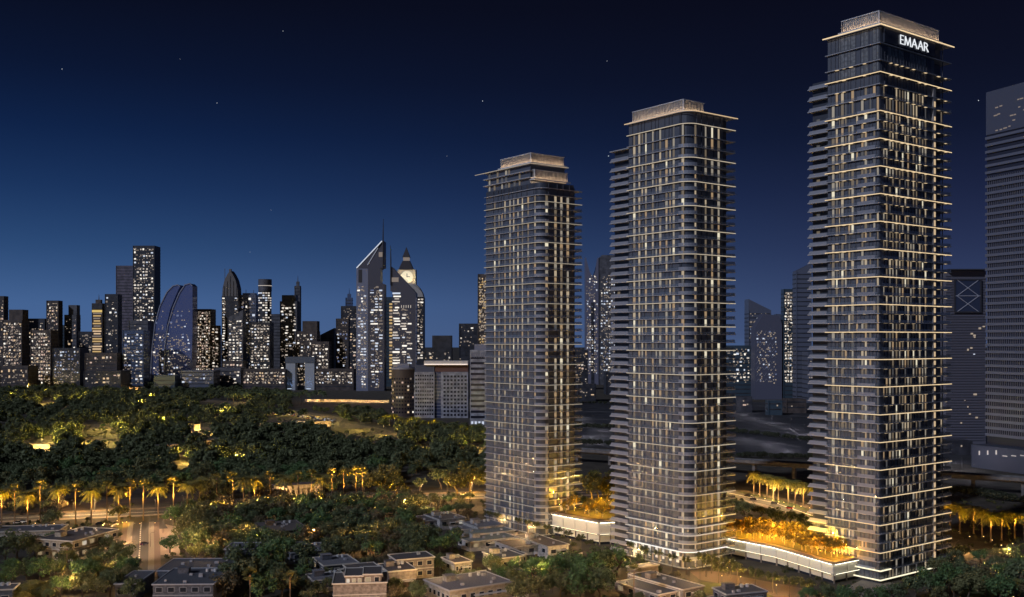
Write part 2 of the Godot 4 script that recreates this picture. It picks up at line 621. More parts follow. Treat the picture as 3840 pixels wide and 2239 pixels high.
	for y in [7.6, 14.8, 18.2]:
		part("light_strip", edge_strip(24.0, -38.0, 1.26, 6.2, 0.42, 0.2), glow("strip_lobby" if y < 10 else "strip_lobby_dim", Color(0.95, 0.93, 0.90), 1.1 if y < 10 else 0.5), t2, Transform3D(Basis(), Vector3(0, y, 0)))
	var lobby := glow("lobby_window", Color(0.98, 0.92, 0.82), 0.7)
	for u in [636.0, 643.0, 650.0, 657.0, 664.0, 671.0, 678.0]:
		boxed("lit_window", Vector3(-0.2, 5.0, -along_left(u, x2, d2)), Vector3(0.2, 4.6, 1.6), lobby, t2)
	# ---- the left tower
	var x1 := 14.8
	var d1 := 523.5
	var ys1 := slab_levels(0.7, 3.49, 181.0)
	var t1 := thing("apartment_tower", "shortest lit tower, stepped crown with two glowing tiers", "tower", Vector3(x1, 0, -d1), TURN, "three lit apartment towers")
	tower(t1, x1, d1, 48.0, 22.0, 27.0, 4.5, ys1, 181.5, 0.95, {"dark": dark, "glass": glass, "slab": slab_m, "fin": fin_m, "rail": rail_m, "front": front_m},
		glow("strip_pale", Color(1.0, 0.86, 0.66), 0.36), 3, 1,
		[[495.0, 1.6, 0.9], [499.3, 1.3, 0.85], [502.2, 0.9, 0.35, 0.5], [505.2, 1.5, 0.88], [510.2, 1.5, 0.88], [513.9, 1.3, 0.88], [518.2, 1.4, 0.85], [522.6, 1.3, 1.0, 1.5], [528.4, 1.5, 0.85], [535.2, 1.4, 0.9]],
		[[546.5, 2.2, 0.9, 1.15], [555.3, 1.9, 0.92, 1.15], [561.2, 1.9, 0.95, 1.15], [567.6, 1.9, 0.97, 1.35]], 0.92, 178.0)
	# upper storeys of the stepped block
	var up := Node3D.new()
	up.name = "upper_storeys"
	t1.add_child(up)
	boxed("upper_wall", Vector3(12.0, 186.6, -28.3), Vector3(23.0, 10.2, 38.0), glass, up)
	for y in [184.7, 188.3, 191.8]:
		boxed("floor_slab", Vector3(11.6, y, -28.6), Vector3(25.6, 0.45, 41.6), slab_m, up)
	var looks := window_looks()
	for y in [183.0, 186.5, 190.0]:
		for u in [489.0, 494.0, 497.0, 501.5, 505.5, 508.5, 514.0, 519.0, 523.0]:
			if rng.randf() < 0.6:
				boxed("lit_window", Vector3(0.38, y, -along_left(u, x1, d1)), Vector3(0.2, 2.3, rng.randf_range(0.9, 1.8)), looks[2 + rng.randi() % 3], up)
	var gold := glow("strip_crown", Color.WHITE, 1.0)
	crown(t1, 0.4, 22.6, -35.0, -8.8, 192.1, 197.4, gold)
	crown(t1, 1.2, 23.2, -8.2, -6.6, 183.4, 188.6, gold)
	boxed("light_strip", Vector3(13.0, 181.9, -5.2), Vector3(20.0, 0.25, 0.25), glow("strip_gold", Color.WHITE, 1.0), t1)
	part("light_strip", edge_strip(24.0, -49.0, 1.3, 0.2, 0.3, 0.12), glow("strip_pale", Color.WHITE, 1.0), up, Transform3D(Basis(), Vector3(0, 191.65, -7.8)))


func tower(t: Node3D, x0: float, d: float, l: float, rb: float, rs: float, r: float, ys: Array, top: float, o: float, m: Dictionary, strip: Material, every: int, first_band: int, lcols: Array, rcols: Array, bright: float, lit_top: float) -> void:
	# core: glass body with a recess at the end of the right face
	var s := Shape.new()
	var body := plan(0.0, rb, -l, 0.0, r)
	s.prism(body, 0.0, top)
	part("curtain_wall", s.done(), m.dark, t)
	s = Shape.new()
	s.prism(plan(rb + 0.01, rs - 1.6, -l, -3.2), 0.0, top - 0.6)
	part("recess_wall", s.done(), m.dark, t)
	# slabs
	s = Shape.new()
	s.prism(plan(-o, rs, -l - o * 0.6, o, r + o if r > 1.0 else 0.0), -0.32, 0.0)
	var slab_mesh := s.done()
	var strip_mesh := edge_strip(rs, -l - o * 0.6, o + 0.02, r + o if r > 1.0 else 0.0, 0.30, 0.12)
	# balustrades: a panel along both faces, set in a little from the slab edge
	var i_o := o - 0.18
	s = Shape.new()
	s.box(Vector3(rb / 2 + r / 2, 0.55, i_o), Vector3(rb - r, 1.0, 0.06))
	var rail_r := s.done()
	s = Shape.new()
	s.box(Vector3(-i_o, 0.55, -l / 2 - r / 2), Vector3(0.06, 1.0, l - r))
	var rail_l := s.done()
	s = Shape.new()
	s.box(Vector3((rb + rs) / 2, 0.6, i_o), Vector3(rs - rb - 0.4, 1.1, 0.08))
	s.box(Vector3(rs - 0.25, 0.6, -4.0), Vector3(0.08, 1.1, 9.5))
	var rail_end := s.done()
	s = Shape.new()
	if r > 1.0:
		for k in 6:
			var a0 := PI - k * (PI / 2) / 6
			var a1 := PI - (k + 1) * (PI / 2) / 6
			var c := Vector2(r, -r)
			var rr := r + i_o
			var p0 := c + Vector2(cos(a0), sin(a0)) * rr
			var p1 := c + Vector2(cos(a1), sin(a1)) * rr
			s.quad(Vector3(p0.x, 0.05, p0.y), Vector3(p1.x, 0.05, p1.y), Vector3(p1.x, 1.25, p1.y), Vector3(p0.x, 1.25, p0.y))
	else:
		s.box(Vector3(-i_o, 0.62, -5.6), Vector3(0.1, 1.25, 8.4))
	var front := s.done()
	var glass_r := Shape.new()
	glass_r.box(Vector3((rb + r) / 2, 0, 0.05), Vector3(rb - r - 0.1, 1, 0.09))
	var glass_rm := glass_r.done()
	var glass_l := Shape.new()
	glass_l.box(Vector3(-0.05, 0, -(l + r) / 2), Vector3(0.09, 1, l - r - 0.1))
	var glass_lm := glass_l.done()
	for i in ys.size():
		var y: float = ys[i]
		var move := Transform3D(Basis(), Vector3(0, y, 0))
		part("floor_slab", slab_mesh, m.slab, t, move)
		if i % every == first_band and i > 1 and y < lit_top + 2.0:
			part("light_strip", strip_mesh, strip, t, Transform3D(Basis(), Vector3(0, y - 0.34, 0)))
		if i < ys.size() - 1:
			var hh: float = ys[i + 1] - y
			if y < lit_top - 8.0 and i > 0:
				if rng.randf() < 0.96:
					part("balustrade", rail_r, m.rail, t, move)
				part("balustrade", rail_l, m.rail, t, move)
				part("balustrade", rail_end, m.rail, t, move)
				part("balcony_front", front, m.front, t, move)
			var gx := Transform3D(Basis.from_scale(Vector3(1, hh - 0.9, 1)), Vector3(0, y + hh / 2 - 0.2, 0))
			part("glass_band", glass_rm, m.glass, t, gx)
			part("glass_band", glass_lm, m.glass, t, gx)
	# fins between the windows, full height
	for u in lcols:
		var sl := along_left(u[0], x0, d)
		boxed("fin", Vector3(-0.2, top / 2, -sl - u[1] * 0.62), Vector3(0.4, top - 0.5, 0.22), m.fin, t)
	for u in rcols:
		var sr := along_right(u[0], x0, d)
		boxed("fin", Vector3(sr + u[1] * 0.62, top / 2, 0.2), Vector3(0.22, top - 0.5, 0.4), m.fin, t)
	# windows, nearest storeys to eye level first
	var rest := {}
	var left_count := [300]
	var order := []
	for y in ys:
		if y < lit_top:
			order.append(y)
	var mid := []
	var outer := []
	for i in order.size() - 1:
		if absf(order[i] - 88.0) < 48.0:
			mid.append(i)
		else:
			outer.append(i)
	for i in mid + outer:
		var two := [order[i], order[i + 1]]
		face_windows(t, true, lcols, two, x0, d, bright, rest, left_count)
		face_windows(t, false, rcols, two, x0, d, bright, rest, left_count)
	flush_rest(t, rest, "lit_window", window_looks())


# ---------------------------------------------------------------- podiums between the towers
func build_podiums() -> void:
	podium("podium_building", "long low podium with pale lit panels between middle and tallest tower", [spot(833.4, 561.9, 9.1), spot(776.0, 545.5, 9.1), spot(716.3, 534.0, 9.1)], 9.1, Vector3(15, 0, -10.5), 9)
	podium("podium_building", "short podium with pale lit panels between shortest and middle tower", [spot(599.0, 520.8, 11.9), spot(552.0, 512.0, 11.9)], 11.9, Vector3(12.0, 0, -3.5), 5)


func podium(called: String, label: String, front: Array, h: float, ret: Vector3, panels: int) -> void:
	var a: Vector3 = front[0]
	var b: Vector3 = front[-1]
	a.y = 0
	b.y = 0
	var t := thing(called, label, "building", a, 0.0, "podiums at the feet of the towers")
	var pts := PackedVector2Array()
	for p in front:
		pts.append(Vector2(p.x - a.x, p.z - a.z))
	var back := Vector2(0.8, -0.6) * 26.0
	var end := pts[-1]
	pts.append(end + back)
	pts.append(Vector2(ret.x, ret.z) + back * 0.5)
	pts.append(Vector2(ret.x, ret.z))
	keep_out.append(world_poly(pts, a))
	deck_polys.append([world_poly(inset(pts, 3.0), a), h])
	var panel_m := mat("podium_panel", Color(0.74, 0.71, 0.62), 0.55, 0.0, noise_streak, 0.35)
	var dark_m := mat("podium_glass", Color(0.05, 0.06, 0.08), 0.15, 0.4)
	var deck_m := mat("podium_deck", Color(0.045, 0.05, 0.022), 0.9, 0.0, noise_patch, 0.08)
	var edge_m := mat("podium_edge", Color(0.20, 0.17, 0.15), 0.7)
	var s := Shape.new()
	s.prism(inset(pts, 1.1), 0.0, h - 0.5)
	part("wall", s.done(), dark_m, t)
	s = Shape.new()
	s.prism(pts, h - 0.9, h)
	part("roof_deck", s.done(), edge_m, t)
	s = Shape.new()
	s.prism(inset(pts, 1.6), h + 0.02, h + 0.16)
	part("planting_bed", s.done(), deck_m, t)
	# walk the front edges and the return
	var line := [Vector2(ret.x, ret.z)]
	for i in front.size():
		line.append(pts[i])
	var strip := glow("podium_strip", Color(1.0, 0.92, 0.68), 2.4)
	for k in line.size() - 1:
		var p: Vector2 = line[k]
		var q: Vector2 = line[k + 1]
		var dir := (q - p).normalized()
		var out := Vector2(dir.y, -dir.x)
		if out.y < 0:
			out = -out
		var ang := atan2(-dir.y, dir.x)
		var n := maxi(1, int(round(p.distance_to(q) / 8.2)))
		for i in n:
			var mid := p.lerp(q, (i + 0.5) / n)
			var wid := p.distance_to(q) / n - 0.35
			var y0 := h * 0.44
			boxed("facade_panel", Vector3(mid.x, (y0 + h - 0.9) / 2, mid.y) + Vector3(out.x, 0, out.y) * -0.12, Vector3(wid, h - 0.9 - y0 - 0.02, 0.3), panel_m, t, ang)
			boxed("base_panel", Vector3(mid.x, h * 0.19 + 0.6, mid.y) + Vector3(out.x, 0, out.y) * -0.75, Vector3(wid * 0.96, h * 0.26, 0.25), panel_m, t, ang)
			boxed("column", Vector3(p.lerp(q, float(i) / n).x, h * 0.22, p.lerp(q, float(i) / n).y) + Vector3(out.x, 0, out.y) * -0.45, Vector3(0.5, h * 0.44, 0.5), edge_m, t, ang)
		var mid2 := p.lerp(q, 0.5)
		var lng := p.distance_to(q)
		boxed("canopy", Vector3(mid2.x, h * 0.43, mid2.y) + Vector3(out.x, 0, out.y) * 0.4, Vector3(lng, 0.22, 1.7), edge_m, t, ang)
		boxed("eaves", Vector3(mid2.x, h - 0.45, mid2.y) + Vector3(out.x, 0, out.y) * 0.62, Vector3(lng + 0.3, 0.86, 1.2), edge_m, t, ang)
		boxed("eaves_light", Vector3(mid2.x, h - 0.98, mid2.y) + Vector3(out.x, 0, out.y) * 0.85, Vector3(lng - 0.4, 0.12, 0.2), glow("eaves_strip", Color(1.0, 0.93, 0.70), 11.0), t, ang)
		boxed("light_strip", Vector3(mid2.x, h * 0.43 + 0.2, mid2.y) + Vector3(out.x, 0, out.y) * 1.15, Vector3(lng - 0.4, 0.16, 0.16), strip, t, ang)
		boxed("light_strip", Vector3(mid2.x, h * 0.43 - 0.2, mid2.y) + Vector3(out.x, 0, out.y) * 0.3, Vector3(lng - 0.4, 0.16, 0.3), strip, t, ang)


func world_poly(pts: PackedVector2Array, o: Vector3) -> PackedVector2Array:
	var r := PackedVector2Array()
	for p in pts:
		r.append(p + Vector2(o.x, o.z))
	return r


func inset(pts: PackedVector2Array, by: float) -> PackedVector2Array:
	var r := Geometry2D.offset_polygon(pts, -by)
	return r[0] if r.size() else pts


# ---------------------------------------------------------------- the skyline
func far_looks(kind: String) -> Array:
	var white := glow("far_white", Color(1.0, 0.93, 0.82), 1.15)
	var soft := glow("far_soft", Color(1.0, 0.88, 0.76), 0.6)
	var cool := glow("far_cool", Color(0.76, 0.84, 1.0), 0.8)
	var blue := glow("far_blue", Color(0.45, 0.55, 0.95), 0.26)
	var warm := glow("far_warm", Color(1.0, 0.70, 0.42), 0.7)
	var gold := glow("far_gold", Color(1.0, 0.66, 0.26), 0.55)
	var rose := glow("far_rose", Color(1.0, 0.70, 0.56), 0.6)
	var dim := glow("far_dim", Color(0.9, 0.72, 0.6), 0.22)
	match kind:
		"warm": return [warm, rose, dim, soft, warm, white, dim]
		"gold": return [gold, warm, gold, dim]
		"cool": return [cool, white, blue, cool, dim]
		"blue": return [blue, cool, blue, dim]
		"pink": return [rose, soft, white, rose, dim, warm]
	return [white, soft, white, soft, dim, cool]


func far_wall(tone: String) -> Material:
	match tone:
		"brown": return mat("far_brown", Color(0.115, 0.09, 0.084), 0.7, 0.0, noise_patch, 0.02)
		"dark": return mat("far_dark", Color(0.062, 0.065, 0.082), 0.45, 0.0, noise_patch, 0.02)
		"grey": return mat("far_grey", Color(0.145, 0.145, 0.17), 0.6, 0.0, noise_patch, 0.02)
		"violet": return mat("far_violet", Color(0.20, 0.17, 0.225), 0.6, 0.0, noise_patch, 0.02)
		"blue": return mat("far_blue_glass", Color(0.12, 0.16, 0.26), 0.25, 0.4)
		"teal": return mat("far_teal", Color(0.06, 0.09, 0.12), 0.3, 0.2)
		"steel": return mat("far_steel", Color(0.15, 0.165, 0.22), 0.35, 0.3)
	return mat("far_stone", Color(0.20, 0.19, 0.20), 0.7, 0.0, noise_patch, 0.02)


# Lit windows on the face that looks at the viewer. z is the plane of the face in the building's own axes, x0..x1 and y0..y1 the field.
func far_windows(t: Node3D, z: float, x0: float, x1: float, y0: float, y1: float, kind: String, share: float, cw: float, ch: float, wide := 0.62, tall := 0.46) -> void:
	var looks := far_looks(kind)
	var nx := maxi(1, int(round((x1 - x0) / cw)))
	var ny := maxi(1, int(round((y1 - y0) / ch)))
	var wx := (x1 - x0) / nx
	var wy := (y1 - y0) / ny
	for j in ny:
		for i in nx:
			if rng.randf() > share:
				continue
			var w := wx * wide * rng.randf_range(0.55, 1.2)
			boxed("lit_window", Vector3(x0 + (i + 0.5 + rng.randf_range(-0.16, 0.16)) * wx, y0 + (j + 0.5 + rng.randf_range(-0.1, 0.1)) * wy, z + 0.1), Vector3(w, wy * tall * rng.randf_range(0.6, 1.15), 0.5), looks[rng.randi() % looks.size()], t)
	# a grain of small faint windows between them
	var s := Shape.new()
	for k in int(nx * ny * share * 3.0):
		s.box(Vector3(rng.randf_range(x0, x1), y0 + (rng.randi() % (ny * 2) + 0.5) * wy / 2, z), Vector3(rng.randf_range(1.0, 2.4), rng.randf_range(1.1, 2.0), 0.4))
	if s.v.size():
		part("faint_windows", s.done(), glow("far_faint", Color(1.0, 0.80, 0.62), 0.34), t).set_meta("kind", "stuff")


# Dark window bands: one thin ledge per storey gives the wall its grain at this distance.
func ledges(t: Node3D, x0: float, x1: float, z: float, deep: float, y0: float, y1: float, step: float, m: Material) -> void:
	var s := Shape.new()
	var y := y0
	while y < y1:
		s.box(Vector3((x0 + x1) / 2, y, z - deep / 2), Vector3(x1 - x0 + 0.7, step * 0.22, deep + 0.7))
		y += step
	part("ledges", s.done(), far_wall("dark"), t).set_meta("kind", "stuff")


func far_building(row: Array) -> Node3D:
	# [u0, u1, v of the top, depth, tone, lights, share lit, cell width, cell height, top, label]
	var u0: float = row[0]
	var u1: float = row[1]
	var d: float = row[3]
	var xa := at_depth(u0, d)
	var xb := at_depth(u1, d)
	var w := xb - xa
	var h := height(row[2], d)
	var t := thing("skyline_building", row[10], "building", Vector3((xa + xb) / 2, 0, -d), 0.0, "buildings of the far skyline")
	var m := far_wall(row[4])
	var deep := clampf(w * 0.8, 14.0, 46.0)
	var top: String = row[9]
	var body_h := h
	if top == "cap":
		body_h = h - 14.0
		boxed("plant_room", Vector3(0, h - 7, -deep / 2), Vector3(w * 0.82, 14, deep * 0.8), far_wall("dark"), t)
	elif top == "slope" or top == "slope_left":
		var rise := minf(0.22 * h, w * 0.5)
		body_h = h - rise
		var s := Shape.new()
		var lo := Vector3(-w / 2, body_h, 0) if top == "slope" else Vector3(w / 2, body_h, 0)
		var hi := Vector3(w / 2, body_h + rise, 0) if top == "slope" else Vector3(-w / 2, body_h + rise, 0)
		var foot := Vector3(hi.x, body_h, 0)
		var bk := Vector3(0, 0, -deep)
		if top == "slope":
			s.tri(lo, foot, hi)
			s.tri(foot + bk, lo + bk, hi + bk)
			s.quad(foot, foot + bk, hi + bk, hi)
			s.quad(lo, hi, hi + bk, lo + bk)
		else:
			s.tri(foot, lo, hi)
			s.tri(lo + bk, foot + bk, hi + bk)
			s.quad(foot + bk, foot, hi, hi + bk)
			s.quad(hi, lo, lo + bk, hi + bk)
		part("sloped_roof", s.done(), m, t)
	elif top == "spire":
		body_h = h - 0.1 * h
		boxed("roof_block", Vector3(0, body_h + 0.02 * h, -deep / 2), Vector3(w * 0.5, 0.04 * h, deep * 0.5), m, t)
		var s := Shape.new()
		s.tube([Vector3(0, body_h + 0.04 * h, -deep / 2), Vector3(0, h, -deep / 2)], [1.1, 0.2], 6)
		part("spire", s.done(), m, t)
	elif top == "step":
		body_h = h - 22.0
		boxed("roof_block", Vector3(w * 0.14, h - 11, -deep / 2), Vector3(w * 0.7, 22, deep * 0.8), m, t)
	elif top == "masts":
		body_h = h - 12.0
		boxed("roof_block", Vector3(0, h - 10, -deep / 2), Vector3(w * 0.8, 4.2, deep * 0.7), m, t)
		for sx in [-0.25, 0.25]:
			boxed("mast", Vector3(sx * w, h - 3.9, -deep / 2), Vector3(0.9, 8, 0.9), m, t)
	boxed("wall", Vector3(0, body_h / 2, -deep / 2), Vector3(w, body_h, deep), m, t)
	ledges(t, -w / 2, w / 2, 0.0, deep, 8.0, body_h - 3.0, 7.5, m)
	# corner piers and a middle pier give the facade relief
	boxed("pier", Vector3(-w / 2 + 0.6, body_h / 2, 0.3), Vector3(1.4, body_h - 0.1, 1.4), m, t)
	boxed("pier", Vector3(w / 2 - 0.6, body_h / 2, 0.3), Vector3(1.4, body_h - 0.1, 1.4), m, t)
	if row[6] > 0.0:
		var low := maxf(8.0, EYE - 50.0 / F * d + 14.0) if d > 1700 else 8.0
		far_windows(t, 0.35, -w / 2 + 1.5, w / 2 - 1.5, low, body_h - 5.0, row[5], row[6], row[7], row[8])
	return t


func build_skyline() -> void:
	var rows := [
		# far left
		[-7.0, 4.0, 296.0, 2250.0, "brown", "warm", 0.25, 6.0, 8.0, "flat", "brown lit tower cut by the left edge of the picture"],
		[2.5, 22.0, 309.5, 2150.0, "brown", "warm", 0.55, 5.2, 7.0, "step", "broad brown tower block full of warm windows at far left"],
		[20.0, 29.0, 337.0, 2350.0, "brown", "warm", 0.12, 6.0, 8.0, "flat", "low dark block squeezed behind two warm lit towers, far left"],
		[28.0, 45.0, 318.5, 2300.0, "dark", "pink", 0.3, 6.0, 8.0, "flat", "dark flat-topped block behind pinkish lit apartments, far left"],
		[30.5, 51.0, 330.0, 2120.0, "brown", "pink", 0.62, 5.2, 7.0, "flat", "apartment block dense with pinkish white windows, far left"],
		[46.5, 58.5, 300.5, 2300.0, "brown", "warm", 0.38, 5.0, 7.5, "flat", "slim tall brown tower with reddish windows, third tower from left"],
		[57.0, 66.0, 325.0, 2400.0, "teal", "cool", 0.12, 6.0, 8.0, "flat", "dark teal block between two slim brown towers"],
		[64.5, 76.5, 305.0, 2320.0, "grey", "pink", 0.16, 6.0, 8.0, "step", "stepped grey tower with bare right side"],
		[53.0, 80.0, 348.0, 2100.0, "dark", "blue", 0.36, 6.0, 7.0, "flat", "wide low block speckled with bluish windows, left skyline"],
		[79.0, 93.0, 331.5, 2250.0, "dark", "warm", 0.42, 9.0, 6.5, "flat", "low block with wide lit storeys beside gold striped tower"],
		[92.0, 102.5, 294.0, 2250.0, "brown", "gold", 0.0, 8.0, 5.2, "spire", "slim tower striped with gold lit storeys under dark cap"],
		[105.0, 118.0, 294.0, 2250.0, "dark", "soft", 0.12, 6.0, 8.0, "flat", "dark slab tower with scattered lights and shaded right wing"],
		[85.0, 117.0, 353.0, 2080.0, "brown", "pink", 0.1, 8.0, 9.0, "flat", "low brown block with few windows lit, left of curved towers"],
		[116.0, 133.0, 265.6, 2600.0, "violet", "soft", 0.0, 6.0, 8.0, "flat", "blank violet-grey slab behind the tallest left skyscraper"],
		[133.0, 154.5, 245.6, 2400.0, "dark", "soft", 0.5, 7.0, 7.6, "flat", "tallest flat-topped skyscraper of the left skyline, scattered lights"],
		[154.0, 157.5, 265.0, 2440.0, "grey", "soft", 0.0, 6.0, 8.0, "flat", "narrow dark shaft behind tallest left skyscraper"],
		[128.5, 148.0, 320.5, 2200.0, "grey", "soft", 0.06, 7.0, 8.0, "flat", "plain grey block in front of tallest left skyscraper"],
		[122.5, 143.5, 330.5, 2100.0, "blue", "cool", 0.42, 7.5, 7.0, "flat", "blue glass block with rows of cool lights, left skyline"],
		[190.0, 211.0, 309.0, 2250.0, "brown", "pink", 0.66, 5.0, 6.6, "flat", "brown block dense with pinkish windows right of curved towers"],
		[211.0, 219.0, 325.5, 2250.0, "brown", "warm", 0.6, 8.0, 6.6, "flat", "low brown neighbour with wide lit windows, right of curved towers"],
		[218.0, 227.0, 335.0, 2500.0, "blue", "soft", 0.0, 6.0, 8.0, "flat", "small unlit blue block left of pointed tower"],
		[228.0, 243.0, 310.0, 2200.0, "grey", "white", 0.6, 7.0, 6.6, "slope", "block with bright white storeys before the pointed tower"],
		[240.5, 256.0, 289.5, 2320.0, "steel", "cool", 0.3, 9.0, 9.0, "masts", "blue-grey tower with two roof masts"],
		[250.0, 270.0, 322.0, 2150.0, "dark", "white", 0.62, 6.0, 6.2, "flat", "block packed with white windows below the round tower"],
		[270.0, 281.5, 314.0, 2450.0, "grey", "soft", 0.0, 6.0, 8.0, "flat", "plain unlit grey block between round tower and octagonal tower"],
		[280.0, 297.0, 295.0, 2300.0, "grey", "white", 0.4, 8.0, 7.0, "cap", "octagonal grey tower with two columns of lit windows"],
		[294.5, 300.0, 275.0, 2450.0, "grey", "soft", 0.0, 6.0, 8.0, "spire", "very slim grey tower with a short spire"],
		[296.0, 317.0, 321.0, 2200.0, "brown", "white", 0.38, 7.0, 8.0, "step", "stepped brown block with scattered white windows, centre skyline"],
		[316.0, 334.0, 328.0, 2400.0, "grey", "soft", 0.0, 6.0, 8.0, "slope", "unlit grey block with a long sloping roof"],
		[311.0, 329.0, 341.5, 2150.0, "brown", "white", 0.6, 6.5, 7.5, "flat", "low block of crowded windows before the sloping roof"],
		[336.0, 348.5, 318.5, 2250.0, "brown", "blue", 0.3, 6.0, 8.5, "flat", "tower with bluish violet windows left of bladed twin"],
		[341.0, 357.0, 306.0, 2350.0, "dark", "warm", 0.4, 8.0, 7.0, "flat", "dark tower with yellow-white windows behind bladed twin"],
		[345.5, 352.0, 288.0, 2400.0, "blue", "soft", 0.0, 6.0, 8.0, "spire", "slim unlit blue tower with thin spire, centre skyline"],
		[243.0, 285.5, 369.0, 2070.0, "brown", "warm", 0.58, 6.0, 6.0, "flat", "long low block of crowded warm windows left of gate building"],
		[314.5, 353.5, 369.0, 2070.0, "brown", "white", 0.58, 6.0, 6.0, "flat", "long low block of crowded white windows right of gate building"],
		[214.0, 241.0, 368.0, 2080.0, "grey", "soft", 0.16, 7.0, 7.0, "flat", "low grey block with faint rows, left of warm low block"],
		[181.0, 213.5, 370.5, 2020.0, "steel", "blue", 0.25, 7.0, 7.0, "flat", "low blue-grey block with a bright left end"],
		[154.0, 175.0, 375.5, 2000.0, "teal", "cool", 0.02, 7.0, 7.0, "flat", "low teal block at foot of the curved towers"],
		[222.0, 243.0, 361.0, 2120.0, "brown", "pink", 0.62, 6.5, 7.0, "flat", "low roof line of lit rooms at foot of the pointed tower"],
		[84.0, 121.0, 371.0, 2000.0, "dark", "warm", 0.22, 7.0, 7.0, "flat", "dark low hall with stepped roof above the park"],
		[0.0, 28.0, 366.0, 2050.0, "brown", "warm", 0.3, 5.0, 12.0, "flat", "low colonnaded block under the broad brown tower"],
		# behind the centre
		[384.0, 393.5, 297.0, 2250.0, "teal", "gold", 0.0, 7.0, 6.0, "flat", "dark block with one column of yellow windows between the blades"],
		[424.0, 451.5, 335.5, 1700.0, "dark", "warm", 0.16, 6.0, 6.0, "step", "dark round-shouldered block with a lit hall below"],
		[459.0, 477.5, 323.5, 1800.0, "dark", "soft", 0.1, 6.0, 6.0, "flat", "dark square block behind the striped office slab"],
		[477.8, 487.5, 274.0, 1500.0, "brown", "gold", 0.62, 3.6, 4.2, "flat", "narrow tower of orange lights just behind the shortest lit tower"],
		# between the lit towers
		[574.0, 588.0, 350.0, 2100.0, "dark", "warm", 0.3, 6.0, 7.0, "flat", "low dark block beside V-topped twin, between lit towers"],
		[725.0, 754.0, 345.5, 1800.0, "teal", "white", 0.3, 6.0, 6.5, "flat", "wide dark block with scattered white lights right of middle tower"],
		[748.6, 771.0, 299.0, 1900.0, "steel", "cool", 0.3, 7.0, 7.0, "slope_left", "blue-grey tower with a slanting top, right of middle tower"],
		[775.5, 785.5, 314.0, 2000.0, "steel", "cool", 0.16, 7.0, 7.0, "flat", "plain blue-grey block behind the patterned tower"],
		[783.5, 795.5, 289.0, 1750.0, "teal", "white", 0.6, 5.0, 5.6, "flat", "slim tower covered with white windows left of tallest tower"],
		[796.0, 811.5, 263.5, 1700.0, "steel", "soft", 0.0, 5.0, 5.6, "slope", "slender unlit sail-topped tower left of tallest tower"],
		[808.0, 834.0, 352.0, 1650.0, "steel", "soft", 0.05, 6.0, 6.0, "flat", "low grey block behind the balcony wing of tallest tower"],
		[736.0, 752.0, 396.5, 1430.0, "dark", "warm", 0.12, 6.0, 5.0, "flat", "low dark depot by the motorway just right of middle tower"],
		[768.0, 782.0, 400.5, 1380.0, "teal", "cool", 0.14, 6.0, 5.0, "flat", "low depot with cool lights under the patterned tower"],
		[786.0, 806.0, 399.0, 1420.0, "brown", "warm", 0.12, 6.0, 5.0, "flat", "low brown depot left of tallest tower's wing"],
		[578.0, 596.0, 384.0, 1700.0, "dark", "warm", 0.14, 6.0, 5.0, "flat", "low dark hall below the V-topped twin"],
		[948.0, 972.0, 441.0, 900.0, "dark", "cool", 0.12, 5.0, 4.0, "flat", "low dark annex at foot of the braced building"],
		[606.0, 640.0, 372.0, 1900.0, "dark", "soft", 0.1, 6.0, 6.0, "flat", "dark low block behind the middle tower"],
	]
	var bands := far_looks("gold")
	for row in rows:
		var t := far_building(row)
		if row[5] == "gold" and row[6] == 0.0:
			var d: float = row[3]
			var w := (float(row[1]) - float(row[0])) / F * d
			var h := height(row[2], d)
			if row[9] == "spire":
				boxed("dark_cap", Vector3(0, h * 0.865, 0.6), Vector3(w * 0.99, h * 0.06, 2.2), far_wall("dark"), t)
				var y := 60.0
				while y < h * 0.83:
					if rng.randf() < 0.85:
						boxed("lit_window", Vector3(rng.randf_range(-1, 1), y, 0.9), Vector3(w * rng.randf_range(0.6, 0.92), 3.0, 0.5), bands[rng.randi() % 4], t)
					y += 5.6
				boxed("lit_window", Vector3(0, h * 0.815, 1.0), Vector3(w * 0.95, 5.0, 0.5), glow("far_gold_bright", Color(1.0, 0.70, 0.2), 0.7), t)
			else:
				var y := 20.0
				while y < h * 0.95:
					boxed("lit_window", Vector3(w * 0.22, y, 0.9), Vector3(w * 0.3, 4.0, 0.5), bands[rng.randi() % 4], t)
					y += 7.0
	special_towers()
	midground_buildings()


func prism_along_z(outline: PackedVector2Array, deep: float) -> ArrayMesh:
	# outline in (x, y), extruded from z = 0 back to -deep
	var s := Shape.new()
	var p := outline.duplicate()
	var area := 0.0
	for i in p.size():
		area += p[i].cross(p[(i + 1) % p.size()])
	if area < 0.0:
		p.reverse()        # counter-clockwise with y up
	for i in p.size():
		var a := p[i]
		var b := p[(i + 1) % p.size()]
		s.quad(Vector3(a.x, a.y, -deep), Vector3(b.x, b.y, -deep), Vector3(b.x, b.y, 0), Vector3(a.x, a.y, 0))
	var t := Geometry2D.triangulate_polygon(p)
	for i in range(0, t.size(), 3):
		var a := p[t[i]]
		var b := p[t[i + 1]]
		var c := p[t[i + 2]]
		if (b - a).cross(c - a) < 0:
			var q := b
			b = c
			c = q
		s.tri(Vector3(a.x, a.y, 0), Vector3(b.x, b.y, 0), Vector3(c.x, c.y, 0))
		s.tri(Vector3(a.x, a.y, -deep), Vector3(c.x, c.y, -deep), Vector3(b.x, b.y, -deep))
	return s.done()


func traced(pts: Array, d: float, cx: float) -> PackedVector2Array:
	var r := PackedVector2Array()
	for p in pts:
		r.append(Vector2(at_depth(p[0], d) - cx, height(p[1], d)))
	return r


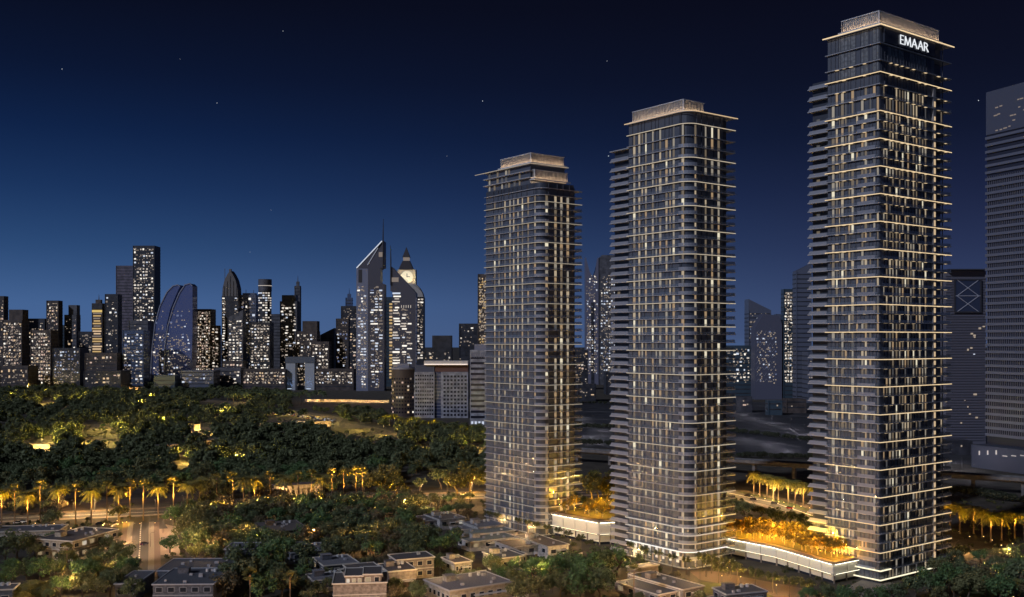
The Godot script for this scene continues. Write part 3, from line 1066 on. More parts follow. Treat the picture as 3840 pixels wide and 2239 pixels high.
func special_towers() -> void:
	# two curved towers, leaning the same way
	var d := 2180.0
	var curves := [
		[[[150.0, 388.0], [152.0, 350.0], [155.0, 325.0], [160.0, 306.0], [167.0, 292.0], [173.0, 286.0], [178.0, 284.8], [180.0, 286.5], [175.5, 296.0], [170.0, 310.0], [166.5, 326.0], [165.0, 345.0], [164.5, 388.0]], "left of two curved blue glass towers leaning right", [152.5, 164.0]],
		[[[163.5, 388.0], [165.0, 345.0], [168.0, 326.0], [173.0, 308.0], [179.5, 293.0], [185.0, 284.8], [190.0, 283.5], [192.5, 286.0], [192.5, 330.0], [191.0, 388.0]], "right of two curved blue glass towers, shaded upright side", [167.0, 190.0]],
	]
	var blue := mat("curved_glass", Color(0.18, 0.22, 0.42), 0.22, 0.5)
	for c in curves:
		var cx := at_depth(c[2][0], d)
		var t := thing("curved_tower", c[1], "tower", Vector3(cx, 0, -d), 0.0, "curved twin towers")
		var o := traced(c[0], d, cx)
		o[0].y = 0
		o[o.size() - 1].y = 0
		part("glass_shell", prism_along_z(o, 34.0), blue, t)
		# pale edge rib that follows the outer curve
		var s := Shape.new()
		var path := []
		var radii := []
		for i in 8:
			path.append(Vector3(o[i].x, o[i].y, 0.6))
			radii.append(1.3)
		s.tube(path, radii, 6)
		part("edge_rib", s.done(), mat("rib_metal", Color(0.5, 0.52, 0.62), 0.3, 0.6), t)
		var wx1 := at_depth(c[2][1], d) - cx
		far_windows(t, 0.3, 1.0, wx1, 20.0, 118.0, "cool", 0.34, 6.0, 6.5)
		far_windows(t, 0.3, 6.0, wx1, 120.0, 165.0, "blue", 0.2, 7.0, 7.0)
	# pointed tower with an arched top
	d = 2300.0
	var cx := at_depth(230.0, d)
	var t := thing("pointed_tower", "slim tower with a tall pointed arch top and mast", "tower", Vector3(cx, 0, -d))
	var w := 16.5 / F * d
	var grey := far_wall("stone")
	boxed("wall", Vector3(0, height(296, d) / 2, -16), Vector3(w, height(296, d), 32), far_wall("dark"), t)
	var o := traced([[222.2, 296.0], [222.6, 288.0], [224.5, 280.0], [227.5, 274.0], [230.0, 270.5], [232.5, 274.0], [235.5, 280.0], [237.4, 288.0], [237.8, 296.0]], d, cx)
	part("arched_top", prism_along_z(o, 32.0), mat("arch_stone", Color(0.13, 0.12, 0.12), 0.6), t)
	for k in 5:
		var x := (k - 2) * w * 0.19
		var top := height(276.0 + absf(k - 2) * 5.0, d)
		boxed("rib", Vector3(x, (height(296, d) + top) / 2, 0.5), Vector3(1.6, top - height(296, d), 1.2), grey, t)
	boxed("lantern", Vector3(0, height(270.5, d), -3), Vector3(5, 7, 5), grey, t)
	boxed("mast", Vector3(-w * 0.34, height(276, d), -4), Vector3(1.0, 34, 1.0), grey, t)
	far_windows(t, 0.3, -w / 2 + 1, -w / 2 + 8, 30, height(297, d), "white", 0.72, 7.0, 6.0)
	far_windows(t, 0.3, w / 2 - 8, w / 2 - 1, 110, height(297, d), "white", 0.72, 7.0, 6.0)
	far_windows(t, 0.3, -w / 2 + 9, w / 2 - 9, 30, 100, "white", 0.4, 7.0, 6.0)
	# round tower with ring cap
	d = 2250.0
	cx = at_depth(263.5, d)
	t = thing("round_tower", "round tower with dark drum cap and bright lit rings", "tower", Vector3(cx, 0, -d - 14))
	var r := 6.4 / F * d
	var cyl := CylinderMesh.new()
	cyl.top_radius = r
	cyl.bottom_radius = r
	cyl.height = 1.0
	cyl.radial_segments = 20
	var hb := height(291.0, d)
	part("shaft", cyl, far_wall("dark"), t, Transform3D(Basis.from_scale(Vector3(1, hb, 1)), Vector3(0, hb / 2, 0)))
	part("drum_cap", cyl, far_wall("grey"), t, Transform3D(Basis.from_scale(Vector3(1.04, height(279, d) - hb, 1.04)), Vector3(0, (height(279, d) + hb) / 2, 0)))
	part("light_ring", cyl, glow("far_soft", Color.WHITE, 1.0), t, Transform3D(Basis.from_scale(Vector3(1.06, 1.2, 1.06)), Vector3(0, height(285.5, d), 0)))
	var looks := far_looks("white")
	for j in 20:
		for i in 7:
			if rng.randf() < 0.62:
				var a := (i - 3) * 0.42
				boxed("lit_window", Vector3(sin(a) * r, 100 + j * 5.4 + 3, cos(a) * r), Vector3(4.2, 2.8, 0.8), looks[rng.randi() % 6], t, a)
	# the gate
	d = 2080.0
	cx = at_depth(300.0, d)
	t = thing("gate_building", "gate-shaped building, blue floodlit legs under a dark lintel", "building", Vector3(cx, 0, -d))
	var gate_m := mat("gate_stone", Color(0.36, 0.39, 0.44), 0.6)
	var px := d / F
	for sx in [-1, 1]:
		boxed("leg", Vector3(sx * 9.5 * px, height(363, d) / 2, -12), Vector3(9.4 * px, height(363, d), 24), gate_m, t)
		var l := SpotLight3D.new()
		l.name = "floodlight"
		l.light_color = Color(0.62, 0.76, 1.0)
		l.light_energy = 60.0
		l.spot_range = 90
		l.spot_angle = 40
		l.shadow_enabled = true
		t.add_child(l, true)
		l.position = Vector3(sx * 9.5 * px, 4.0, 9.0)
		l.rotation_degrees = Vector3(52, 0, 0)
		boxed("floodlight_lamp", Vector3(sx * 9.5 * px, 3.4, 9.4), Vector3(9.0, 0.5, 0.6), glow("flood_lamp", Color(0.7, 0.82, 1.0), 2.0), t)
	boxed("lintel", Vector3(0, (height(357, d) + height(363, d)) / 2 + 0.2, -12), Vector3(29.5 * px, height(357, d) - height(363, d), 26), mat("gate_dark", Color(0.10, 0.12, 0.16), 0.5), t)
	boxed("rear_wall", Vector3(0, height(367, d) / 2, -23), Vector3(10 * px, height(367, d), 3), far_wall("dark"), t)
	far_windows(t, -21.3, -4.6 * px, 4.6 * px, 8, height(368, d), "gold", 0.6, 5.5, 5.5)
	# bladed twin, left: wedge top and mast
	d = 2050.0
	cx = at_depth(369.5, d)
	t = thing("bladed_tower", "bladed tower with lit slanting edge and the tallest mast", "tower", Vector3(cx, 0, -d), 0.0, "bladed twin towers")
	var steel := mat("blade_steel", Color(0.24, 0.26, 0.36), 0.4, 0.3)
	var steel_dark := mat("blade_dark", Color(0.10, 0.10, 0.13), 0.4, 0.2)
	o = traced([[356.2, 392.0], [356.4, 268.5], [368.0, 268.5], [368.0, 392.0]], d, cx)
	o[0].y = 0
	o[3].y = 0
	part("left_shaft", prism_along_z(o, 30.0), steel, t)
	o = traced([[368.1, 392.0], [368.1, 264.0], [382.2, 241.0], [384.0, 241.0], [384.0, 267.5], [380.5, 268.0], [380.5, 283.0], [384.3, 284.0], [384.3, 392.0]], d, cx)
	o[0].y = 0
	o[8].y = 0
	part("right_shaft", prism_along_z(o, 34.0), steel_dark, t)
	o = traced([[356.4, 268.4], [382.2, 241.0], [382.2, 244.0], [368.1, 264.2], [368.1, 268.4]], d, cx)
	part("wedge_roof", prism_along_z(o, 22.0), steel_dark, t)
	var a0 := Vector3(at_depth(356.6, d) - cx, height(268.0, d), 0.9)
	var a1 := Vector3(at_depth(382.0, d) - cx, height(241.0, d), 0.9)
	var s := Shape.new()
	s.tube([a0, a1], [1.0, 1.0], 6)
	part("edge_light", s.done(), glow("edge_white", Color(0.82, 0.88, 1.0), 0.75), t)
	s = Shape.new()
	s.tube([Vector3(at_depth(367.5, d) - cx, height(265.0, d), 0.9), Vector3(at_depth(378.0, d) - cx, height(248.0, d), 0.9)], [0.8, 0.8], 6)
	part("edge_light", s.done(), glow("edge_dim", Color(0.75, 0.8, 1.0), 0.26), t)
	s = Shape.new()
	s.tube([Vector3(at_depth(383.2, d) - cx, height(270.0, d), 1.6), Vector3(at_depth(383.2, d) - cx, height(236.0, d), 1.6), Vector3(at_depth(383.5, d) - cx, height(219.0, d), 1.6)], [1.5, 1.2, 0.4], 6)
	part("mast", s.done(), mat("mast_dark", Color(0.04, 0.04, 0.05), 0.5), t)
	boxed("dark_opening", Vector3(at_depth(360.2, d) - cx, height(276.0, d), 0.2), Vector3(7.0, 26, 0.8), mat("mast_dark", Color(0, 0, 0)), t)
	boxed("lit_panel_window", Vector3(at_depth(380.7, d) - cx, height(254.5, d), 0.3), Vector3(7.5, 9.5, 0.7), glow("far_dim", Color.WHITE, 1.0), t)
	far_windows(t, 0.4, at_depth(357.6, d) - cx, at_depth(366.5, d) - cx, 36, height(286, d), "cool", 0.5, 6.5, 5.6, 0.8, 0.5)
	far_windows(t, 0.4, at_depth(370.5, d) - cx, at_depth(382.5, d) - cx, 36, height(286, d), "cool", 0.52, 7.5, 5.6, 0.85, 0.5)
	far_windows(t, 0.4, at_depth(361.0, d) - cx, at_depth(366.0, d) - cx, 6, 36, "cool", 0.4, 6, 5)
	far_windows(t, 0.4, at_depth(371.0, d) - cx, at_depth(379.0, d) - cx, 6, 36, "cool", 0.6, 7, 5)
	# bladed twin, right
	d = 1950.0
	cx = at_depth(403.0, d)
	t = thing("bladed_tower", "lower bladed tower with dark slanting roof and white storeys", "tower", Vector3(cx, 0, -d), 0.0, "bladed twin towers")
	o = traced([[392.5, 392.0], [392.5, 292.0], [390.4, 291.0], [390.4, 266.0], [392.0, 267.0], [416.0, 293.0], [416.0, 392.0]], d, cx)
	o[0].y = 0
	o[6].y = 0
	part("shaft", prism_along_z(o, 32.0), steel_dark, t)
	s = Shape.new()
	s.tube([Vector3(at_depth(390.9, d) - cx, height(285.0, d), 1.4), Vector3(at_depth(390.9, d) - cx, height(260.0, d), 1.4), Vector3(at_depth(390.6, d) - cx, height(245.5, d), 1.4)], [1.5, 1.2, 0.4], 6)
	part("mast", s.done(), mat("mast_dark", Color.BLACK), t)
	boxed("lit_panel_window", Vector3(at_depth(395.2, d) - cx, height(279.7, d), 0.3), Vector3(13, 8.5, 0.7), glow("far_dim", Color.WHITE, 1.0), t)
	for j in 13:
		boxed("fin", Vector3(at_depth(416.2, d) - cx, 40 + j * 11.5, 0.3), Vector3(1.4, 9.5, 1.4), steel, t)
	far_windows(t, 0.4, at_depth(392.8, d) - cx, at_depth(400.0, d) - cx, 50, height(292, d), "white", 0.62, 13.5, 5.4, 0.95, 0.52)
	far_windows(t, 0.4, at_depth(401.0, d) - cx, at_depth(411.5, d) - cx, 50, height(308, d), "white", 0.42, 10.0, 5.4, 0.9, 0.5)
	for i in 5:
		boxed("lit_window", Vector3(at_depth(401.5 + i * 2.3, d) - cx, height(306.5, d), 0.5), Vector3(1.0, 5.0, 0.5), glow("far_soft", Color.WHITE, 1.0), t)
	# clock tower
	d = 2200.0
	cx = at_depth(407.0, d)
	t = thing("clock_tower", "clock tower with glowing cream face and dark pyramid spire", "tower", Vector3(cx, 0, -d))
	px = d / F
	boxed("shaft", Vector3(6.0 * px, height(297, d) / 2, -20), Vector3(21.0 * px, height(297, d), 40), far_wall("dark"), t)
	o = traced([[397.5, 298.0], [397.5, 284.5], [416.0, 284.5], [419.5, 288.0], [422.3, 293.0], [423.6, 298.0]], d, cx)
	part("shoulder", prism_along_z(o, 34.0), mat("clock_shoulder", Color(0.40, 0.38, 0.36), 0.6), t)
	boxed("clock_stage", Vector3(-0.4 * px, (height(269.5, d) + height(284.5, d)) / 2, -14), Vector3(18.0 * px, height(269.5, d) - height(284.5, d), 28), mat("clock_stone", Color(0.66, 0.60, 0.46), 0.7), t)
	var disc := CylinderMesh.new()
	disc.top_radius = 6.0 * px
	disc.bottom_radius = 6.0 * px
	disc.height = 1.0
	var face := part("clock_face_light", disc, glow("clock_face", Color(1.0, 0.90, 0.62), 0.55, 0.4), t, Transform3D(Basis(Vector3.RIGHT, PI / 2), Vector3(0, height(276.8, d), 0.3)))
	boxed("clock_hand", Vector3(0, 0.7, -1.5 * px), Vector3(1.2, 0.4, 3.6 * px), mat("mast_dark", Color.BLACK), face)
	boxed("clock_hand", Vector3(1.4 * px, 0.8, 0), Vector3(3.0 * px, 0.4, 1.2), mat("mast_dark", Color.BLACK), face)
	for sx in [-1.0, 0.0, 1.0]:
		var fl := SpotLight3D.new()
		fl.name = "floodlight"
		fl.light_color = Color(1.0, 0.86, 0.58)
		fl.light_energy = 420.0
		fl.spot_range = 120
		fl.spot_angle = 48
		fl.shadow_enabled = true
		t.add_child(fl, true)
		fl.position = Vector3(sx * 6.5 * px, height(284.5, d) + 3.0, 15.0)
		fl.rotation_degrees = Vector3(38, 0, 0)
		boxed("floodlight_lamp", Vector3(sx * 6.5 * px, height(284.5, d) + 2.2, 15.0), Vector3(1.6, 0.6, 1.2), glow("flood_warm", Color(1.0, 0.86, 0.58), 1.5), t)
		boxed("lamp_bracket", Vector3(sx * 6.5 * px, height(284.5, d) + 0.9, 7.0), Vector3(0.8, 0.6, 17.0), far_wall("dark"), t)
	s = Shape.new()
	pyramid(s, Vector3(-1.2 * px, height(269.4, d), -14), 7.2 * px, 3.6 * px, height(260.5, d) - height(269.4, d))
	part("lower_roof", s.done(), mat("clock_roof", Color(0.035, 0.03, 0.035), 0.5), t)
	boxed("lantern", Vector3(-1.2 * px, (height(257.0, d) + height(260.6, d)) / 2, -14), Vector3(6.0 * px, height(257.0, d) - height(260.6, d), 6.0 * px), glow("far_dim", Color.WHITE, 1.0), t)
	s = Shape.new()
	pyramid(s, Vector3(-1.2 * px, height(257.0, d), -14), 3.8 * px, 0.2, height(246.5, d) - height(257.0, d))
	part("spire", s.done(), mat("clock_roof", Color.BLACK), t)
	far_windows(t, 0.4, 10.0 * px, 16.0 * px, 60, height(298, d), "white", 0.55, 6.5, 6.0, 0.8, 0.5)
	far_windows(t, 0.4, -3.0 * px, 9.0 * px, 60, 90, "white", 0.3, 6.5, 6.0)
	# V-topped twin between the lit towers
	d = 2350.0
	cx = at_depth(600.0, d)
	t = thing("notched_tower", "twin-shafted tower with a deep V-shaped top, between lit towers", "tower", Vector3(cx, 0, -d))
	o = traced([[585.8, 390.0], [585.8, 257.0], [589.5, 271.0], [593.0, 278.0], [596.0, 270.0], [598.6, 257.0], [598.6, 390.0]], d, cx)
	o[0].y = 0
	o[6].y = 0
	part("left_shaft", prism_along_z(o, 40.0), mat("notch_light", Color(0.15, 0.15, 0.21), 0.5), t)
	o = traced([[599.4, 390.0], [599.4, 257.5], [602.0, 255.0], [616.0, 255.0], [616.0, 390.0]], d, cx)
	o[0].y = 0
	o[4].y = 0
	part("right_shaft", prism_along_z(o, 40.0), far_wall("grey"), t)
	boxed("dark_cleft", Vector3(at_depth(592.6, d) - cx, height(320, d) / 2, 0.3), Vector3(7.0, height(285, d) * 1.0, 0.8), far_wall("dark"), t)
	far_windows(t, 0.4, at_depth(586.5, d) - cx, at_depth(598.0, d) - cx, 24, height(275, d), "cool", 0.26, 5.5, 6.4, 0.5, 0.45)
	far_windows(t, 0.4, at_depth(600.5, d) - cx, at_depth(616.0, d) - cx, 24, height(275, d), "cool", 0.42, 5.5, 6.4, 0.6, 0.45)
	far_windows(t, 0.9, at_depth(586.5, d) - cx, at_depth(598.0, d) - cx, 24, height(325, d), "cool", 0.34, 5.5, 6.4, 0.5, 0.45)
	# patterned tower with slanted top
	d = 1750.0
	cx = at_depth(768.0, d)
	t = thing("patterned_tower", "grey tower with diagonal lattice front and slanted top, right of middle tower", "tower", Vector3(cx, 0, -d))
	o = traced([[755.0, 400.0], [755.0, 328.0], [764.0, 313.5], [779.0, 316.0], [782.0, 324.0], [782.0, 400.0]], d, cx)
	o[0].y = 0
	o[5].y = 0
	part("wall", prism_along_z(o, 30.0), mat("lattice_wall", Color(0.095, 0.10, 0.145), 0.5), t)
	s = Shape.new()
	for j in 9:
		for i in 5:
			var x := at_depth(756.5 + i * 4.0, d) - cx
			var y := height(382.0 - j * 6.0, d)
			s.tube([Vector3(x, y, 0.4), Vector3(x + 3.2, y + 5.5, 0.4)], [0.35, 0.35], 4)
			s.tube([Vector3(x + 3.2, y + 5.5, 0.4), Vector3(x + 6.4, y, 0.4)], [0.35, 0.35], 4)
	part("lattice", s.done(), mat("lattice_rib", Color(0.24, 0.25, 0.31), 0.5), t).set_meta("kind", "stuff")
	far_windows(t, 0.4, at_depth(756.0, d) - cx, at_depth(777.0, d) - cx, 24, 118, "blue", 0.22, 5.0, 5.4, 0.5, 0.4)


func pyramid(s: Shape, c: Vector3, r0: float, r1: float, h: float) -> void:
	var lo := [Vector3(-r0, 0, r0), Vector3(r0, 0, r0), Vector3(r0, 0, -r0), Vector3(-r0, 0, -r0)]
	var hi := [Vector3(-r1, h, r1), Vector3(r1, h, r1), Vector3(r1, h, -r1), Vector3(-r1, h, -r1)]
	for i in 4:
		var j := (i + 1) % 4
		s.quad(c + lo[i], c + lo[j], c + hi[j], c + hi[i])
	s.quad(c + hi[0], c + hi[1], c + hi[2], c + hi[3])


func midground_buildings() -> void:
	# brown round office
	var d := 1350.0
	var cx := at_depth(402.5, d)
	var px := d / F
	var t := thing("round_office", "brown round office block with few lit windows", "building", Vector3(cx, 0, -d - 12 * px))
	var cyl := CylinderMesh.new()
	cyl.top_radius = 12.4 * px
	cyl.bottom_radius = 12.4 * px
	cyl.height = 1.0
	cyl.radial_segments = 28
	var h := height(369.0, d)
	part("wall", cyl, mat("round_brown", Color(0.085, 0.06, 0.055), 0.6, 0.0, noise_grain, 0.1), t, Transform3D(Basis.from_scale(Vector3(1, h, 1)), Vector3(0, h / 2, 0)))
	part("cornice", cyl, mat("office_grey", Color(0.22, 0.22, 0.27), 0.6), t, Transform3D(Basis.from_scale(Vector3(1.03, 2.4, 1.03)), Vector3(0, h + 0.6, 0)))
	boxed("roof_block", Vector3(0.2 * px, h + 4.2, 2), Vector3(12 * px, 5.6, 12 * px), mat("office_grey", Color.WHITE), t)
	var looks := far_looks("pink")
	for j in 10:
		for i in 13:
			var a := (i - 6) * 0.235
			var lit := rng.randf() < 0.16
			boxed("lit_window" if lit else "window", Vector3(sin(a) * 12.45 * px, 6 + j * 4.9, cos(a) * 12.45 * px), Vector3(2.2, 2.3, 0.4), looks[rng.randi() % 6] if lit else mat("dark_pane", Color(0.02, 0.02, 0.03), 0.15), t, a)
	# white office
	d = 1330.0
	px = d / F
	cx = at_depth(441.0, d)
	t = thing("white_office", "white office block with rows of square dark windows", "building", Vector3(cx, 0, -d))
	var white := mat("office_white", Color(0.46, 0.46, 0.52), 0.7, 0.0, noise_patch, 0.03)
	var pane := mat("dark_pane", Color(0.02, 0.02, 0.03), 0.15)
	var xl0 := at_depth(414.4, d) - cx
	var xl1 := at_depth(434.4, d) - cx
	var xr0 := at_depth(441.0, d) - cx
	var xr1 := at_depth(468.0, d) - cx
	h = height(372.0, d)
	boxed("left_wall", Vector3((xl0 + xl1) / 2, h / 2, -15), Vector3(xl1 - xl0, h, 30), white, t)
	boxed("right_wall", Vector3((xr0 + xr1) / 2, h / 2, -15), Vector3(xr1 - xr0, h, 30), white, t)
	boxed("glass_core", Vector3((xl1 + xr0) / 2, h / 2 - 0.3, -16.5), Vector3(xr0 - xl1 - 0.05, h, 27), mat("core_glass", Color(0.07, 0.09, 0.17), 0.2, 0.3), t)
	for j in 13:
		boxed("core_ledge", Vector3((xl1 + xr0) / 2, 3 + j * 4.4, -2.7), Vector3(xr0 - xl1 - 0.2, 0.5, 0.7), white, t)
	boxed("upper_storey", Vector3((xl0 + xl1) / 2, h + 4.4, -15.5), Vector3(xl1 - xl0 - 0.6, 8.8, 27), mat("office_navy", Color(0.06, 0.075, 0.13), 0.4), t)
	boxed("upper_storey", Vector3((xl1 + xr1) / 2, h + 4.2, -16), Vector3(xr1 - xl1, 8.4, 26), mat("office_rust", Color(0.12, 0.055, 0.045), 0.6), t)
	boxed("roof_canopy", Vector3(at_depth(446.0, d) - cx, h + 11.6, -14), Vector3(44 * px, 5.6, 30), mat("canopy_pale", Color(0.62, 0.56, 0.52), 0.6), t)
	boxed("canopy_lamp", Vector3(at_depth(446.0, d) - cx, h + 10.0, 1.6), Vector3(43 * px, 0.7, 0.7), glow("canopy_light", Color(1.0, 0.84, 0.74), 1.4), t)
	for j in 11:
		for i in 8:
			boxed("window", Vector3(xl0 + 2.2 + i * 3.05, 5.0 + j * 5.0, 0.02), Vector3(2.1, 2.4, 0.3), pane, t)
	for j in 11:
		for i in 7:
			boxed("window", Vector3(xr0 + 4.6 + i * 4.55, 4.0 + j * 5.0, 0.02), Vector3(2.8, 2.7, 0.3), pane, t)
	# striped slab
	d = 1200.0
	px = d / F
	cx = at_depth(479.0, d)
	t = thing("striped_office", "white office slab striped with dark window bands beside shortest tower", "building", Vector3(cx, 0, -d))
	h = height(350.0, d)
	var xa := at_depth(470.0, d) - cx
	var xb := at_depth(486.0, d) - cx
	boxed("wall", Vector3((xa + xb) / 2, h / 2, -12), Vector3(xb - xa, h, 24), white, t)
	for j in 12:
		boxed("window_band", Vector3((xa + xb) / 2 - 0.3, 11.0 + j * 6.3, 0.05), Vector3(xb - xa - 2.4, 2.7, 0.5), pane, t)
	for i in 9:
		boxed("louvre", Vector3(xa + 1.6 + i * 2.0, h - 6.0, 0.2), Vector3(0.9, 5.5, 0.5), mat("office_grey", Color.WHITE), t)
	for i in 4:
		boxed("lit_window", Vector3(xa + 2.6 + i * 4.2, 4.0, 0.2), Vector3(2.2, 3.6, 0.5), glow("far_cool", Color.WHITE, 1.0), t)
	boxed("roof_block", Vector3((xa + xb) / 2 + 4, h + 3.4, -14), Vector3(16 * px * 0.9, 6.8, 16), mat("office_grey", Color.WHITE), t)
	# right edge: tall office tower with bands, partly out of the frame
	d = 812.0
	var a := Vector3(at_depth(987.0, d), 0, -d)
	t = thing("office_tower", "tall blue-grey office tower with pale floor bands at right edge", "tower", a, atan2(0.92, 0.387) - PI)
	# own axes: x runs from the far left edge of the front towards the viewer
	t.rotation.y = atan2(-0.92, 0.387)
	h = 297.0
	var glass := mat("office_glass", Color(0.05, 0.055, 0.08), 0.15, 0.4)
	var band := mat("office_band", Color(0.115, 0.128, 0.18), 0.35)
	boxed("wall", Vector3(40, h / 2, -18), Vector3(80, h, 36), glass, t)
	boxed("top_wall", Vector3(40, h - 17, -17.6), Vector3(80.6, 34.0, 36.6), mat("office_top", Color(0.10, 0.112, 0.16), 0.25, 0.2), t)
	var y := 26.0
	while y < h - 36:
		boxed("floor_band", Vector3(40, y, -17.4), Vector3(81.2, 2.1, 37.6), band, t)
		y += 5.45
	var s := Shape.new()
	for i in 40:
		s.box(Vector3(1 + i * 2.0, 128, 0.45), Vector3(0.28, 204, 0.5))
	part("mullions", s.done(), mat("office_mullion", Color(0.16, 0.16, 0.2), 0.5), t).set_meta("kind", "stuff")
	for p in [[10, 283], [14, 283.4], [9, 277], [12, 277.5], [30, 285], [33, 285], [31, 279], [24, 274], [27, 274], [10, 265], [14, 265], [18, 265.4], [22, 266], [26, 270], [36, 276], [40, 284], [44, 279]]:
		boxed("lit_window", Vector3(p[0], p[1], 0.8), Vector3(rng.randf_range(1.2, 3.4), 0.9, 0.3), glow("far_dim", Color.WHITE, 1.0), t)
	boxed("podium_wall", Vector3(30, 9.5, 7), Vector3(64, 18, 15), mat("podium_navy", Color(0.055, 0.06, 0.085), 0.5), t)
	for i in 6:
		boxed("lit_window", Vector3(6 + i * 8.0, 12.5 + (i % 3), 14.7), Vector3(4.0 if i > 2 else 0.9, 0.6 if i > 2 else 3.2, 0.4), glow("far_soft", Color.WHITE, 1.0), t)
	# building with braced frame
	d = 990.0
	px = d / F
	cx = at_depth(966.0, d)
	t = thing("braced_building", "louvred grey building with a square X-braced frame, behind tallest tower", "building", Vector3(cx, 0, -d))
	h = height(271.0, d)
	boxed("wall", Vector3(0, h / 2, -18), Vector3(40 * px, h, 36), mat("braced_wall", Color(0.12, 0.12, 0.155), 0.55), t)
	s = Shape.new()
	y = 4.0
	while y < h - 3:
		s.box(Vector3(0, y, 0.2), Vector3(40 * px, 0.75, 0.8))
		y += 2.6
	part("louvres", s.done(), mat("braced_louvre", Color(0.07, 0.07, 0.09), 0.5), t).set_meta("kind", "stuff")
	boxed("roof_rail", Vector3(0, h + 1.0, -6), Vector3(41 * px, 1.2, 26), mat("mast_dark", Color.BLACK), t)
	var y0 := height(312, d)
	var y1 := height(280, d)
	var bx0 := at_depth(954.0, d) - cx
	var bx1 := at_depth(980.0, d) - cx
	boxed("frame_panel", Vector3((bx0 + bx1) / 2, (y0 + y1) / 2, 0.9), Vector3(bx1 - bx0, y1 - y0, 1.6), mat("frame_glass", Color(0.05, 0.06, 0.10), 0.2, 0.3), t)
	var brace := mat("brace_pale", Color(0.40, 0.41, 0.48), 0.5)
	s = Shape.new()
	var ym := (y0 + y1) / 2
	var xm := (bx0 + bx1) / 2
	for half in [[y0, ym], [ym, y1]]:
		s.tube([Vector3(bx0 + 2, half[0], 2.1), Vector3(bx1 - 2, half[1], 2.1)], [0.35, 0.35], 5)
		s.tube([Vector3(bx1 - 2, half[0], 2.1), Vector3(bx0 + 2, half[1], 2.1)], [0.35, 0.35], 5)
	s.tube([Vector3(bx0, ym, 2.1), Vector3(bx1, ym, 2.1)], [0.35, 0.35], 5)
	part("cross_brace", s.done(), brace, t)
	for q in [[Vector3(xm, y0, 1.8), Vector3(bx1 - bx0 + 1.6, 1.2, 1.2)], [Vector3(xm, y1, 1.8), Vector3(bx1 - bx0 + 1.6, 1.2, 1.2)], [Vector3(bx0, ym, 1.8), Vector3(1.2, y1 - y0 - 1.25, 1.2)], [Vector3(bx1, ym, 1.8), Vector3(1.2, y1 - y0 - 1.25, 1.2)]]:
		boxed("frame_bar", q[0], q[1], mat("mast_dark", Color.BLACK), t)
	far_windows(t, 0.7, -6 * px, 19 * px, 20, 120, "blue", 0.02, 3.0, 3.4, 0.6, 0.3)


func build_viaduct() -> void:
	var a := spot(560.0, 449.0, 10.8)
	var b := spot(840.0, 467.5, 10.8)
	var dir := (b - a).normalized()
	var ang := atan2(-dir.z, dir.x)
	var c := b + dir * 260.0
	var t := thing("road_viaduct", "long dark concrete road viaduct behind the lit towers", "viaduct", Vector3(a.x, 0, a.z), ang)
	var lng := a.distance_to(c)
	var conc := mat("concrete", Color(0.20, 0.19, 0.19), 0.85, 0.0, noise_patch, 0.05)
	boxed("deck", Vector3(lng / 2, 10.2, -5), Vector3(lng, 1.2, 11), conc, t)
	boxed("parapet", Vector3(lng / 2, 11.3, 0.3), Vector3(lng, 1.1, 0.4), conc, t)
	boxed("parapet", Vector3(lng / 2, 11.3, -10.3), Vector3(lng, 1.1, 0.4), conc, t)
	boxed("girder", Vector3(lng / 2, 8.9, -5), Vector3(lng, 1.4, 5), conc, t)
	var x := 14.0
	while x < lng:
		boxed("pier", Vector3(x, 4.1, -5), Vector3(2.2, 8.2, 3.4), conc, t)
		x += 30.0


# ---------------------------------------------------------------- ground, roads, lots
func sheet(called: String, pts: Array, m: Material, y: float, out := false, label := "") -> void:
	# pts: [u, v] corners of a patch of ground
	var p := PackedVector2Array()
	for q in pts:
		var g := spot(q[0], q[1])
		p.append(Vector2(g.x, g.z))
	lay(called, p, m, y, out, label)


func lay(called: String, p: PackedVector2Array, m: Material, y: float, out := false, label := "") -> void:
	var s := Shape.new()
	s.prism(p, y - 0.03, y, true, false)
	var o := part(called, s.done(), m, self)
	o.set_meta("kind", "structure")
	if label:
		o.set_meta("label", label)
	if out:
		keep_out.append(p)


func ribbon(line: Array, w: float) -> PackedVector2Array:
	# a band of width w along points (Vector3)
	var l := PackedVector2Array()
	var r := PackedVector2Array()
	for i in line.size():
		var dir: Vector3 = (line[mini(i + 1, line.size() - 1)] - line[maxi(i - 1, 0)]).normalized()
		var side := Vector3(-dir.z, 0, dir.x) * w / 2
		l.append(Vector2(line[i].x + side.x, line[i].z + side.z))
		r.append(Vector2(line[i].x - side.x, line[i].z - side.z))
	r.reverse()
	l.append_array(r)
	return l


func ground_mats() -> Dictionary:
	return {
		"asphalt": mat("asphalt", Color(0.06, 0.058, 0.06), 0.85, 0.0, noise_grain, 0.12),
		"sand": mat("sandy_ground", Color(0.22, 0.165, 0.115), 0.95, 0.0, noise_patch, 0.05),
		"paving": mat("pink_paving", Color(0.36, 0.27, 0.21), 0.85, 0.0, noise_grain, 0.2),
		"walk": mat("pavement", Color(0.30, 0.26, 0.22), 0.9, 0.0, noise_grain, 0.25),
		"grass": mat("lawn", Color(0.075, 0.095, 0.018), 0.95, 0.0, noise_patch, 0.1),
		"brick": mat("red_paving", Color(0.17, 0.115, 0.095), 0.9, 0.0, noise_grain, 0.2),
	}


